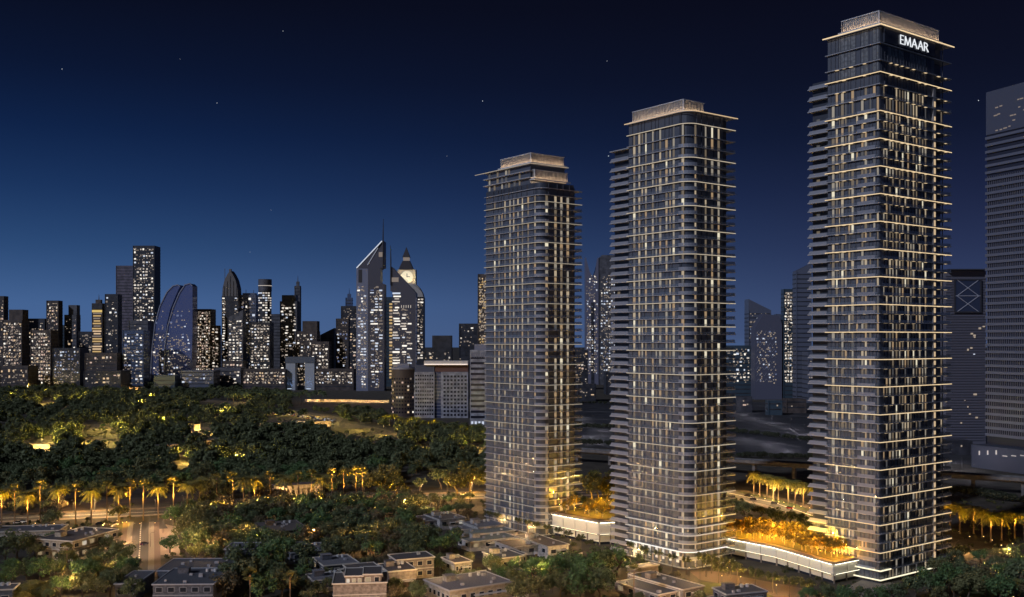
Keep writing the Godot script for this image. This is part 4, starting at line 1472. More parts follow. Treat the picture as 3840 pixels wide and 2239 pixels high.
func build_ground() -> void:
	var g := ground_mats()
	var s := Shape.new()
	s.prism(PackedVector2Array([Vector2(-14000, 400), Vector2(14000, 400), Vector2(14000, -16000), Vector2(-14000, -16000)]), -0.6, 0.0, true, false)
	var earth := mat("earth", Color(0.075, 0.062, 0.045), 0.95, 0.0, noise_patch, 0.02)
	part("ground", s.done(), earth, self).set_meta("kind", "structure")
	# boulevard: two carriageways with a planted median, running left to right behind the palms
	var path := [spot(-40, 520), spot(60, 516), spot(150, 512), spot(250, 505.5), spot(370, 499.5), spot(450, 496.0), spot(520, 494.5), spot(600, 492.0), spot(700, 490.5), spot(727, 492.5), spot(775, 503.0), spot(825, 520.0), spot(900, 545.0), spot(975, 568.0), spot(1060, 600.0)]
	lay("road", ribbon(path, 17.0), g.asphalt, 0.05, true)
	var up := []
	var down := []
	for p in path:
		up.append(p + Vector3(-2.2, 0, -13.5) if p.x < 120 else p + Vector3(11.5, 0, -8.0))
		down.append(p + Vector3(1.5, 0, 12.0) if p.x < 120 else p + Vector3(-10.0, 0, 7.0))
	lay("pavement", ribbon(up, 6.5), g.sand, 0.12, true, "sandy lit verge along the far side of the boulevard")
	lay("pavement", ribbon(down, 5.0), g.walk, 0.12, true)
	var line_m := mat("road_paint", Color(0.62, 0.60, 0.54), 0.8)
	lay("lane_line", ribbon(path, 0.45), line_m, 0.09)
	# cross street that comes down to the villas
	var street := [spot(137.5, 577), spot(139.0, 560), spot(140.0, 545), spot(140.5, 531), spot(141.5, 522), spot(143, 514)]
	lay("street", ribbon(street, 8.0), g.asphalt, 0.08, true)
	var k := 0
	while k < 26:
		var t := k / 26.0 * (street.size() - 2)
		var i := int(t)
		var p: Vector3 = street[i].lerp(street[i + 1], t - i)
		var q: Vector3 = street[i].lerp(street[i + 1], minf(t - i + 0.1, 1.0))
		lay("lane_dash", ribbon([p, q], 0.55), line_m, 0.12)
		k += 1
	for sx in [-1.0, 1.0]:
		var walk := []
		var band := []
		for p in street.slice(0, 5):
			walk.append(p + Vector3(sx * 5.6, 0, 0))
			band.append(p + Vector3(sx * 8.4, 0, 0))
		lay("pavement", ribbon(walk, 2.6), g.walk, 0.16, true)
		lay("pavement", ribbon(band, 2.8), g.brick, 0.10, true)
	sheet("plaza", [[152.5, 554.5], [180.5, 556.0], [177.0, 527.0], [166.0, 524.5], [153.0, 529.5]], g.paving, 0.06, true, "empty pinkish paved lot beside the cross street")
	sheet("crossing", [[120.0, 531.0], [168.0, 528.5], [160.0, 517.5], [124.0, 520.0]], g.asphalt, 0.075, true)
	# lots, paths and clearings in the park
	var clear := [
		[[27.0, 449.5], [58.0, 449.0], [56.0, 442.0], [29.0, 443.0]],
		[[79.0, 424.5], [98.0, 424.0], [113.0, 428.0], [110.0, 430.5], [92.0, 430.0]],
		[[80.0, 441.0], [122.0, 443.0], [120.0, 437.0], [83.0, 437.5]],
		[[42.0, 402.5], [57.0, 403.0], [55.0, 400.5], [42.0, 400.0]],
		[[266.0, 409.5], [300.0, 410.5], [344.0, 418.0], [340.0, 422.5], [300.0, 418.0], [266.0, 413.5]],
		[[326.0, 424.0], [350.0, 423.5], [380.0, 428.0], [398.0, 433.5], [372.0, 432.0], [345.0, 428.0]],
		[[186.0, 427.0], [216.0, 427.0], [214.0, 433.0], [184.0, 432.5]],
		[[172.0, 455.0], [188.0, 455.0], [190.0, 470.0], [178.0, 470.0]],
		[[330.0, 436.5], [362.0, 436.5], [362.0, 434.5], [330.0, 434.5]],
		[[200.0, 402.0], [250.0, 405.5], [250.0, 403.0], [205.0, 399.5]],
		[[410.0, 448.5], [432.0, 448.5], [430.0, 446.5], [412.0, 446.5]],
		[[462.0, 449.0], [488.0, 449.0], [486.0, 446.0], [464.0, 446.5]],
		[[372.0, 434.0], [400.0, 440.0], [396.0, 433.0], [376.0, 428.0]],
	]
	for c in clear:
		sheet("clearing", c, g.sand, 0.05, true)
		var front := PackedVector2Array()
		var lo := 1e6
		var hi := -1e6
		var vm := 0.0
		for q in c:
			lo = minf(lo, q[0])
			hi = maxf(hi, q[0])
			vm = maxf(vm, q[1])
		var reach := 12000.0 / ground_depth(vm)
		for q in [[lo, vm - 2.0], [hi, vm - 2.0], [hi, vm + reach], [lo, vm + reach]]:
			var p := spot(q[0], q[1])
			front.append(Vector2(p.x, p.z))
		keep_out.append(front)
		clearings.append(front)
	sheet("parking_lot", [[255.0, 424.5], [345.0, 427.5], [345.0, 422.5], [262.0, 417.0]], mat("lot_asphalt", Color(0.10, 0.08, 0.07), 0.9, 0.0, noise_patch, 0.03), 0.06, true)
	sheet("field", [[280.0, 402.0], [388.0, 404.0], [392.0, 416.0], [300.0, 409.0]], mat("brown_field", Color(0.10, 0.065, 0.04), 0.95, 0.0, noise_patch, 0.01), 0.05, true)
	sheet("lawn", [[290.0, 428.5], [368.0, 428.5], [372.0, 433.0], [290.0, 432.5]], mat("brown_lawn", Color(0.07, 0.055, 0.02), 0.95, 0.0, noise_patch, 0.02), 0.05, true)
	sheet("lawn", [[395.0, 480.0], [470.0, 479.0], [484.0, 488.0], [400.0, 489.0]], mat("brown_lawn", Color(0, 0, 0)), 0.06, true)
	sheet("lawn", [[60.0, 511.0], [200.0, 500.0], [200.0, 495.0], [60.0, 504.0]], mat("brown_field", Color(0, 0, 0)), 0.05, true)
	# lawns beside the right-hand road and before the podium
	sheet("lawn", [[738.0, 492.0], [760.0, 492.0], [800.0, 503.0], [822.0, 509.0], [826.0, 514.5], [800.0, 509.5], [770.0, 500.5]], g.grass, 0.07, true)
	sheet("lawn", [[700.0, 582.0], [745.0, 586.0], [800.0, 600.0], [770.0, 606.0], [700.0, 592.0]], g.grass, 0.07, true)
	sheet("pavement", [[690.0, 572.0], [712.0, 571.0], [810.0, 590.0], [850.0, 602.0], [800.0, 604.0], [745.0, 588.0], [700.0, 580.0]], g.brick, 0.10, true)
	sheet("lawn", [[955.0, 580.0], [985.0, 572.0], [1010.0, 590.0], [970.0, 606.0]], g.grass, 0.06)
	sheet("path", [[905.0, 548.0], [935.0, 543.0], [970.0, 553.0], [968.0, 561.0], [930.0, 556.0]], g.sand, 0.08, true)
	sheet("path", [[996.0, 557.0], [1040.0, 563.0], [1040.0, 580.0], [1000.0, 568.0]], g.sand, 0.08, true)
	sheet("forecourt", [[842.0, 590.0], [868.0, 577.0], [900.0, 585.0], [872.0, 603.0]], g.walk, 0.11, true)
	# the dark motorway land behind the towers
	var tar := mat("motorway", Color(0.045, 0.047, 0.058), 0.7, 0.0, noise_patch, 0.01)
	sheet("motorway", [[560.0, 402.0], [830.0, 402.0], [1000.0, 420.0], [1100.0, 470.0], [820.0, 458.0], [560.0, 446.0]], tar, 0.05, true)
	var pale := mat("motorway_verge", Color(0.16, 0.155, 0.165), 0.9, 0.0, noise_patch, 0.02)
	for b in [[[575.0, 411.5], [622.0, 412.0], [700.0, 412.6], [758.0, 413.6]], [[575.0, 419.0], [700.0, 420.0], [765.0, 421.0], [788.0, 424.4]], [[700.0, 419.4], [740.0, 420.4], [764.0, 421.6]], [[790.0, 415.8], [815.0, 416.6], [850.0, 417.6]], [[720.0, 426.8], [770.0, 431.0], [815.0, 435.0], [850.0, 438.0]], [[725.0, 439.0], [770.0, 442.0], [800.0, 447.0]], [[575.0, 436.0], [620.0, 436.4], [660.0, 437.0]], [[793.0, 408.3], [830.0, 409.0]], [[757.0, 405.8], [768.0, 406.6]]]:
		var l := []
		for q in b:
			l.append(spot(q[0], q[1]))
		lay("verge", ribbon(l, 9.0), pale, 0.10)


# ---------------------------------------------------------------- low buildings
var tank_mesh := CylinderMesh.new()


# A house stands with its near corner at (u, v); x runs along its right-hand wall, -z along its left-hand wall, as for the towers.
func house(label: String, phrase: String, u: float, v: float, turn: float, blocks: Array, wall: Material, roof: Material, trim: Material, lit := 0.2, called := "villa") -> Node3D:
	# blocks: [x0, x1, z0, z1, height, windows on the right face, windows on the left face]
	var at := spot(u, v)
	var t := thing(called, label, "house", at, turn, "low villas among the trees")
	var pane := mat("villa_pane", Color(0.03, 0.035, 0.045), 0.12, 0.2)
	var lit_m := glow("villa_lit", Color(1.0, 0.78, 0.46), 0.3)
	var cool_m := glow("villa_cool", Color(1.0, 0.93, 0.80), 0.5)
	var lo := Vector2(1e6, 1e6)
	var hi := Vector2(-1e6, -1e6)
	for b in blocks:
		var x0: float = b[0]
		var x1: float = b[1]
		var z0: float = b[2]
		var z1: float = b[3]
		var h: float = b[4]
		lo = lo.min(Vector2(x0, z0))
		hi = hi.max(Vector2(x1, z1))
		boxed("wall", Vector3((x0 + x1) / 2, h / 2 - 0.15, (z0 + z1) / 2), Vector3(x1 - x0, h + 0.1, z1 - z0), wall, t)
		boxed("roof", Vector3((x0 + x1) / 2, h - 0.02, (z0 + z1) / 2), Vector3(x1 - x0 + 0.3, 0.3, z1 - z0 + 0.3), roof, t)
		# parapets, as four butted kerbs
		var ph := 0.5
		boxed("parapet", Vector3((x0 + x1) / 2, h + ph / 2 - 0.1, z1 + 0.3), Vector3(x1 - x0 + 0.9, ph, 0.35), trim, t)
		boxed("parapet", Vector3((x0 + x1) / 2, h + ph / 2 - 0.1, z0 - 0.3), Vector3(x1 - x0 + 0.9, ph, 0.35), trim, t)
		boxed("parapet", Vector3(x0 - 0.3, h + ph / 2 - 0.12, (z0 + z1) / 2), Vector3(0.35, ph, z1 - z0 + 0.24), trim, t)
		boxed("parapet", Vector3(x1 + 0.3, h + ph / 2 - 0.12, (z0 + z1) / 2), Vector3(0.35, ph, z1 - z0 + 0.24), trim, t)
		var floors := maxi(1, int(h / 3.3))
		for fl in floors:
			var y := fl * (h / floors) + (h / floors) * 0.52
			var nr: int = b[5]
			for i in nr:
				var x := x0 + (i + 0.5) * (x1 - x0) / nr
				var w := minf((x1 - x0) / nr * 0.5, 2.6)
				var f := boxed("window", Vector3(x, y, z1 + 0.04), Vector3(w + 0.3, 2.0, 0.16), trim, t)
				boxed("pane", Vector3(0, 0, 0.45), Vector3(w / (w + 0.3), 0.86, 0.5), pane if rng.randf() > lit else (lit_m if rng.randf() < 0.7 else cool_m), f)
			var nl: int = b[6]
			for i in nl:
				var z := z0 + (i + 0.5) * (z1 - z0) / nl
				var w := minf((z1 - z0) / nl * 0.5, 2.6)
				var f := boxed("window", Vector3(x0 - 0.04, y, z), Vector3(0.16, 2.0, w + 0.3), trim, t)
				boxed("pane", Vector3(-0.45, 0, 0), Vector3(0.5, 0.86, w / (w + 0.3)), pane if rng.randf() > lit else lit_m, f)
			# a string course under the upper storey
			if fl > 0:
				boxed("string_course", Vector3((x0 + x1) / 2, fl * (h / floors), z1 + 0.1), Vector3(x1 - x0 - 0.1, 0.25, 0.3), trim, t)
				boxed("string_course", Vector3(x0 - 0.1, fl * (h / floors), (z0 + z1) / 2), Vector3(0.3, 0.25, z1 - z0 - 0.1), trim, t)
		# plant on the roof
		var area := (x1 - x0) * (z1 - z0)
		for i in clampi(int(area / 90.0), 0, 6):
			var px := rng.randf_range(x0 + 1.5, x1 - 1.5)
			var pz := rng.randf_range(z0 + 1.5, z1 - 1.5)
			boxed("roof_unit", Vector3(px, h + 0.55, pz), Vector3(rng.randf_range(0.7, 1.6), 0.85, rng.randf_range(0.7, 1.4)), mat("roof_unit", Color(0.34, 0.34, 0.36), 0.6), t)
	# stair head, water tank, shade slab and a yard wall
	var b0: Array = blocks[0]
	var bw: float = b0[1] - b0[0]
	var bd: float = b0[3] - b0[2]
	boxed("stair_head", Vector3(b0[0] + bw * 0.28, b0[4] + 1.15, b0[2] + bd * 0.3), Vector3(minf(4.2, bw * 0.3), 2.2, minf(3.4, bd * 0.3)), wall, t)
	boxed("stair_head_roof", Vector3(b0[0] + bw * 0.28, b0[4] + 2.35, b0[2] + bd * 0.3), Vector3(minf(4.6, bw * 0.34), 0.2, minf(3.8, bd * 0.34)), roof, t)
	for k in 2:
		part("water_tank", tank_mesh, mat("tank_white", Color(0.5, 0.5, 0.5), 0.5), t, Transform3D(Basis(), Vector3(b0[0] + bw * (0.66 + 0.14 * k), b0[4] + 0.75, b0[2] + bd * 0.22)))
	boxed("shade_slab", Vector3(b0[0] + bw * 0.62, minf(3.2, b0[4] * 0.62), b0[3] + 1.1), Vector3(bw * 0.5, 0.22, 1.9), trim, t)
	boxed("yard_wall", Vector3(b0[0] + bw * 0.5 + 1.0, 0.85, b0[3] + 5.0), Vector3(bw + 7.0, 1.7, 0.3), trim, t)
	boxed("yard_wall", Vector3(b0[0] - 2.4, 0.85, b0[3] + 4.85 - bd * 0.35), Vector3(0.3, 1.68, bd * 0.7), trim, t)
	boxed("door", Vector3(lo.x + (hi.x - lo.x) * 0.3, 1.15, blocks[0][3] + 0.07), Vector3(1.3, 2.3, 0.14), mat("villa_door", Color(0.07, 0.045, 0.03), 0.6), t)
	var c := (lo + hi) / 2
	var b := Basis(Vector3.UP, turn)
	var centre := at + b * Vector3(c.x, 0, c.y)
	houses.append([centre, (hi - lo).length() / 2, phrase])
	var poly := PackedVector2Array()
	for q in [Vector2(lo.x - 2.5, lo.y - 2.5), Vector2(hi.x + 2.5, lo.y - 2.5), Vector2(hi.x + 2.5, hi.y + 2.5), Vector2(lo.x - 2.5, hi.y + 2.5)]:
		var w3 := at + b * Vector3(q.x, 0, q.y)
		poly.append(Vector2(w3.x, w3.z))
	keep_out.append(poly)
	return t


func build_villas() -> void:
	tank_mesh.top_radius = 0.7
	tank_mesh.bottom_radius = 0.7
	tank_mesh.height = 1.2
	tank_mesh.radial_segments = 10
	var cream := mat("wall_cream", Color(0.46, 0.42, 0.35), 0.85, 0.0, noise_patch, 0.15)
	var white := mat("wall_white", Color(0.58, 0.56, 0.54), 0.8, 0.0, noise_patch, 0.15)
	var tan := mat("wall_tan", Color(0.34, 0.29, 0.25), 0.85, 0.0, noise_patch, 0.15)
	var brown := mat("wall_brown", Color(0.10, 0.085, 0.075), 0.8, 0.0, noise_patch, 0.15)
	var slate := mat("wall_slate", Color(0.13, 0.14, 0.17), 0.7, 0.0, noise_patch, 0.15)
	var roof_dark := mat("roof_dark", Color(0.13, 0.135, 0.155), 0.8, 0.0, noise_grain, 0.06)
	var roof_grey := mat("roof_grey", Color(0.22, 0.22, 0.25), 0.8, 0.0, noise_grain, 0.06)
	var roof_brown := mat("roof_brown", Color(0.14, 0.12, 0.115), 0.85, 0.0, noise_grain, 0.06)
	var pale := mat("trim_pale", Color(0.55, 0.51, 0.45), 0.7)
	var grey := mat("trim_grey", Color(0.34, 0.35, 0.38), 0.7)
	house("two-storey yellow lit villa with cluttered flat roof beside the cross street", "the yellow lit villa", 72.4, 560.0, 1.265, [[0, 31, -20, 0, 8.4, 6, 5]], cream, roof_brown, pale, 0.35)
	house("long low villa with dark roof and pale wall at left edge", "the low dark-roofed villa", 46.0, 541.0, 0.15, [[-40, 6, -16, 0, 5.0, 3, 2]], cream, roof_dark, pale, 0.1)
	house("big villa with stepped dark blue roofs at bottom left", "the blue-roofed villa", 153.0, 606.0, 0.03, [[0, 22.5, -27, 0, 8.0, 5, 4], [-7, 20, -50, -27.7, 7.0, 0, 4], [14, 26, -66, -52, 10.6, 3, 2], [-17, -9, -30, -8, 6.4, 2, 2]], slate, roof_dark, grey, 0.1)
	house("dark brown two-storey villa with glowing upper windows", "the brown villa", 265.8, 547.5, 0.437, [[0, 20.5, -26, 0, 7.4, 5, 4]], brown, roof_brown, mat("trim_brown", Color(0.16, 0.14, 0.13), 0.7), 0.4)
	house("low slate pavilion with flat blue-grey roof before the brown villa", "the slate pavilion", 291.0, 562.0, 0.437, [[0, 22, -17, 0, 4.0, 4, 2]], slate, roof_dark, grey, 0.12)
	house("pavilion with pale roof edge and glazed front, centre foreground", "the pale-edged pavilion", 324.0, 577.0, 0.437, [[0, 15, -18, 0, 4.6, 4, 3]], slate, roof_grey, pale, 0.12)
	house("small low annex with white roof edge beside pale-edged pavilion", "the white-edged annex", 314.0, 590.0, 0.437, [[0, 14, -12, 0, 3.6, 3, 2]], slate, roof_grey, pale, 0.05)
	house("cream villa cut by the bottom edge, three lit windows in roof storey", "the bottom cream villa", 333.0, 606.5, 0.12, [[0, 20, -18, 0, 8.4, 0, 0], [4.5, 11, -14, -0.6, 11.0, 3, 1], [11.4, 18, -14, -0.9, 11.4, 2, 1]], tan, roof_brown, pale, 0.35)
	house("villa with two tall tan wall panels and brown flat roof", "the panelled villa", 388.6, 590.0, 0.40, [[0, 11.5, -15, 0, 7.2, 0, 3], [7.5, 24, -26, -14.4, 8.4, 4, 2], [-13, -0.5, -22, -8, 6.6, 3, 2]], tan, roof_brown, pale, 0.12)
	house("small cream house with four narrow windows, centre foreground", "the small cream house", 455.0, 574.6, 0.51, [[0, 8, -13, 0, 4.8, 4, 3]], cream, roof_brown, pale, 0.1)
	house("cream house with wide front window beside the small cream house", "the wide-windowed cream house", 500.0, 571.2, 0.51, [[0, 12, -16, 0, 5.4, 2, 2], [11.8, 18, -22, -8, 4.0, 2, 1]], cream, roof_dark, pale, 0.15)
	house("large grey-roofed house with striped lit windows at bottom centre", "the large grey-roofed house", 450.0, 607.0, 0.56, [[0, 27.5, -21, 0, 6.0, 7, 6]], cream, roof_grey, grey, 0.3)
	house("white flat-roofed villa farthest back, left of shortest tower", "the farthest white villa", 440.0, 528.0, 0.51, [[0, 15, -20, 0, 4.2, 3, 2], [-12, -0.4, -20, -4, 3.6, 2, 1]], white, roof_brown, white, 0.1)
	house("white villa with curved terrace below shortest tower", "the terraced white villa", 478.0, 537.5, 0.51, [[0, 16, -17, 0, 5.0, 3, 2], [-9, -0.4, -14, -1, 3.8, 1, 1]], white, roof_grey, white, 0.15)
	house("low pale villa with greenish terrace and pool", "the pool villa", 470.0, 549.5, 0.51, [[0, 26, -13, 0, 3.4, 4, 2], [6, 32, -27, -13.4, 4.0, 0, 2]], white, mat("roof_green", Color(0.25, 0.28, 0.26), 0.8, 0.0, noise_grain, 0.06), pale, 0.1)
	house("flat-roofed villa with white rounded front before the middle tower", "the white-fronted villa", 552.0, 557.0, 0.51, [[-2, 9, -32, 0, 4.8, 2, 4], [-16, -2.4, -26, -9, 4.2, 2, 3]], white, roof_brown, white, 0.15)
	house("walled villa with long pale parapets at bottom right of centre", "the long-parapet villa", 683.0, 601.0, 0.60, [[0, 11, -31, 0, 4.2, 2, 5], [-11, -1, -27, -2, 3.4, 2, 4], [3, 16, -36, -31.4, 6.2, 3, 1]], tan, roof_dark, pale, 0.12)
	house("small dark hip-roofed house on lawn before the podium", "the lawn house", 727.0, 606.0, 0.30, [[0, 17, -11, 0, 4.2, 3, 2]], slate, roof_dark, grey, 0.05)
	house("dark roof corner at the lower left edge", "the corner roof", 12.5, 606.0, 0.20, [[-16, 0, -9, 0, 6.2, 3, 2]], slate, roof_dark, pale, 0.1)
	# pool
	var pool := spot(508.0, 537.2)
	var t := thing("swimming_pool", "small light blue lit swimming pool beside terraced white villa", "pool", pool, 0.51)
	boxed("pool_rim", Vector3(0, 0.16, 0), Vector3(10.5, 0.3, 7.0), white, t)
	boxed("pool_water", Vector3(0, 0.30, 0), Vector3(9.3, 0.1, 5.8), mat("pool_blue", Color(0.22, 0.42, 0.60), 0.08), t)
	# arcades and boundary walls in the park
	arcade("cream arcade of square openings among the park trees", 153.5, 455.5, 177.0, 454.0, 8.4, 8)
	arcade("stepped cream arcade climbing through the dark park", 196.0, 450.5, 221.5, 446.0, 7.5, 7)
	arcade("long shadowed arcade behind the boulevard palms", 275.6, 503.0, 321.0, 500.0, 10.5, 9)
	boundary_wall("left pale boundary wall beside the parking lot", 260.0, 430.0, 284.5, 428.5, 7.0)
	boundary_wall("angled pale boundary wall right of the parking lot", 293.0, 426.0, 311.5, 427.8, 6.5)
	boundary_wall("end stretch of pale boundary wall, lit from the lot", 311.5, 427.8, 331.0, 426.4, 6.5)
	boundary_wall("low lit wall under the gate building, far edge of park", 305.0, 401.6, 389.0, 402.8, 4.0)
	boundary_wall("short pale wall deep in the park, left side", 27.5, 449.5, 50.0, 449.3, 4.5)
	boundary_wall("white shed wall lit in the middle of the park", 194.0, 431.0, 200.0, 430.6, 7.0)
	boundary_wall("second small white wall right of the lit shed", 222.0, 431.5, 231.0, 431.0, 6.0)
	boundary_wall("row of lit kiosks at far edge of the park", 92.0, 391.0, 145.0, 391.5, 9.0)


func arcade(label: String, u0: float, v0: float, u1: float, v1: float, h: float, n: int) -> void:
	var a := spot(u0, v0)
	var b := spot(u1, v1)
	var dir := b - a
	var t := thing("arcade", label, "arcade", a, atan2(-dir.z, dir.x), "arcades in the park")
	var m := mat("arcade_cream", Color(0.50, 0.42, 0.30), 0.85, 0.0, noise_patch, 0.1)
	var lng := dir.length()
	for i in n + 1:
		boxed("pillar", Vector3(i * lng / n, h * 0.4, 0), Vector3(1.4, h * 0.8, 1.4), m, t)
		boxed("pillar", Vector3(i * lng / n, h * 0.4, -6), Vector3(1.4, h * 0.8, 1.4), m, t)
	boxed("beam", Vector3(lng / 2, h * 0.9, 0), Vector3(lng + 1.6, h * 0.2 - 0.02, 1.8), m, t)
	boxed("roof", Vector3(lng / 2, h + 0.15, -3), Vector3(lng + 2, 0.3, 8.4), mat("roof_brown", Color.BLACK), t)
	boxed("rear_wall", Vector3(lng / 2, h * 0.5, -7.2), Vector3(lng + 1.4, h - 0.02, 0.5), mat("wall_brown", Color.BLACK), t)
	park_light(t, Vector3(lng * 0.3, 3.2, 7.0), 70.0)
	park_light(t, Vector3(lng * 0.8, 3.2, 7.0), 60.0)
	keep_out.append(ribbon([a, b], 34.0))


func park_light(t: Node3D, p: Vector3, e: float, c := Color(1.0, 0.80, 0.52)) -> void:
	var l := OmniLight3D.new()
	l.name = "lamp_glow"
	l.light_color = c
	l.light_energy = e
	l.light_size = 0.15
	l.omni_range = 80
	l.shadow_enabled = true
	t.add_child(l, true)
	l.position = p + Vector3(0, 0.42, 0)
	boxed("floor_lamp", p - Vector3(0, 0.05, 0), Vector3(0.28, 0.28, 0.28), glow("park_lamp", Color(1.0, 0.78, 0.42), 1.4), t)
	boxed("lamp_stake", Vector3(p.x, p.y / 2 - 0.13, p.z), Vector3(0.14, p.y - 0.26, 0.14), mat("pole_dark", Color(0.05, 0.05, 0.05), 0.5), t)


func boundary_wall(label: String, u0: float, v0: float, u1: float, v1: float, h: float) -> void:
	var a := spot(u0, v0)
	var b := spot(u1, v1)
	var dir := b - a
	var t := thing("boundary_wall", label, "wall", a, atan2(-dir.z, dir.x), "pale walls in the park")
	var m := mat("wall_pale", Color(0.56, 0.47, 0.34), 0.85, 0.0, noise_patch, 0.08)
	var lng := dir.length()
	boxed("wall_face", Vector3(lng / 2, h / 2, 0), Vector3(lng, h, 0.8), m, t)
	boxed("coping", Vector3(lng / 2, h + 0.15, 0), Vector3(lng + 0.6, 0.3, 1.2), m, t)
	var n := maxi(2, int(lng / 14.0))
	for i in n:
		park_light(t, Vector3((i + 0.5) * lng / n, 1.6, 5.0), 80.0)
	keep_out.append(ribbon([a + Vector3(0, 0, 14), b + Vector3(0, 0, 14)], 46.0))


# ---------------------------------------------------------------- street lamps, cars
var lamp_proto: Node3D


func ordinal(i: int) -> String:
	var a := ["first", "second", "third", "fourth", "fifth", "sixth", "seventh", "eighth", "ninth", "tenth", "eleventh", "twelfth", "thirteenth", "fourteenth", "fifteenth", "sixteenth", "seventeenth", "eighteenth", "nineteenth", "twentieth"]
	if i < 20:
		return a[i]
	var n := i + 1
	var tens := ["", "", "twent", "thirt", "fort", "fift", "sixt", "sevent", "eight", "ninet"]
	var t: String = tens[(n / 10) % 10]
	return t + "ieth" if n % 10 == 0 else t + "y-" + a[n % 10 - 1]


func street_lamp(p: Vector3, turn: float, e: float, label: String, group: String, h := 8.0, c := Color(1.0, 0.79, 0.50)) -> void:
	var t := thing("street_lamp", label, "street lamp", p, turn, group)
	var pole := mat("pole_dark", Color(0.05, 0.05, 0.05), 0.5)
	var s := Shape.new()
	s.tube([Vector3.ZERO, Vector3(0, h * 0.96, 0), Vector3(0.5, h, 0), Vector3(1.8, h + 0.1, 0)], [0.11, 0.07, 0.06, 0.05], 6)
	part("pole", s.done(), pole, t)
	boxed("lamp_head", Vector3(1.9, h + 0.1, 0), Vector3(0.8, 0.14, 0.34), pole, t)
	boxed("lamp_lens", Vector3(1.9, h + 0.01, 0), Vector3(0.4, 0.06, 0.24), glow("street_lens", Color(1.0, 0.76, 0.42), 1.0), t)
	var l := OmniLight3D.new()
	l.name = "lamp_glow"
	l.light_color = c
	l.light_energy = e
	l.light_size = 0.15
	l.omni_range = 90
	l.shadow_enabled = true
	t.add_child(l)
	l.position = Vector3(1.9, h - 0.32, 0)


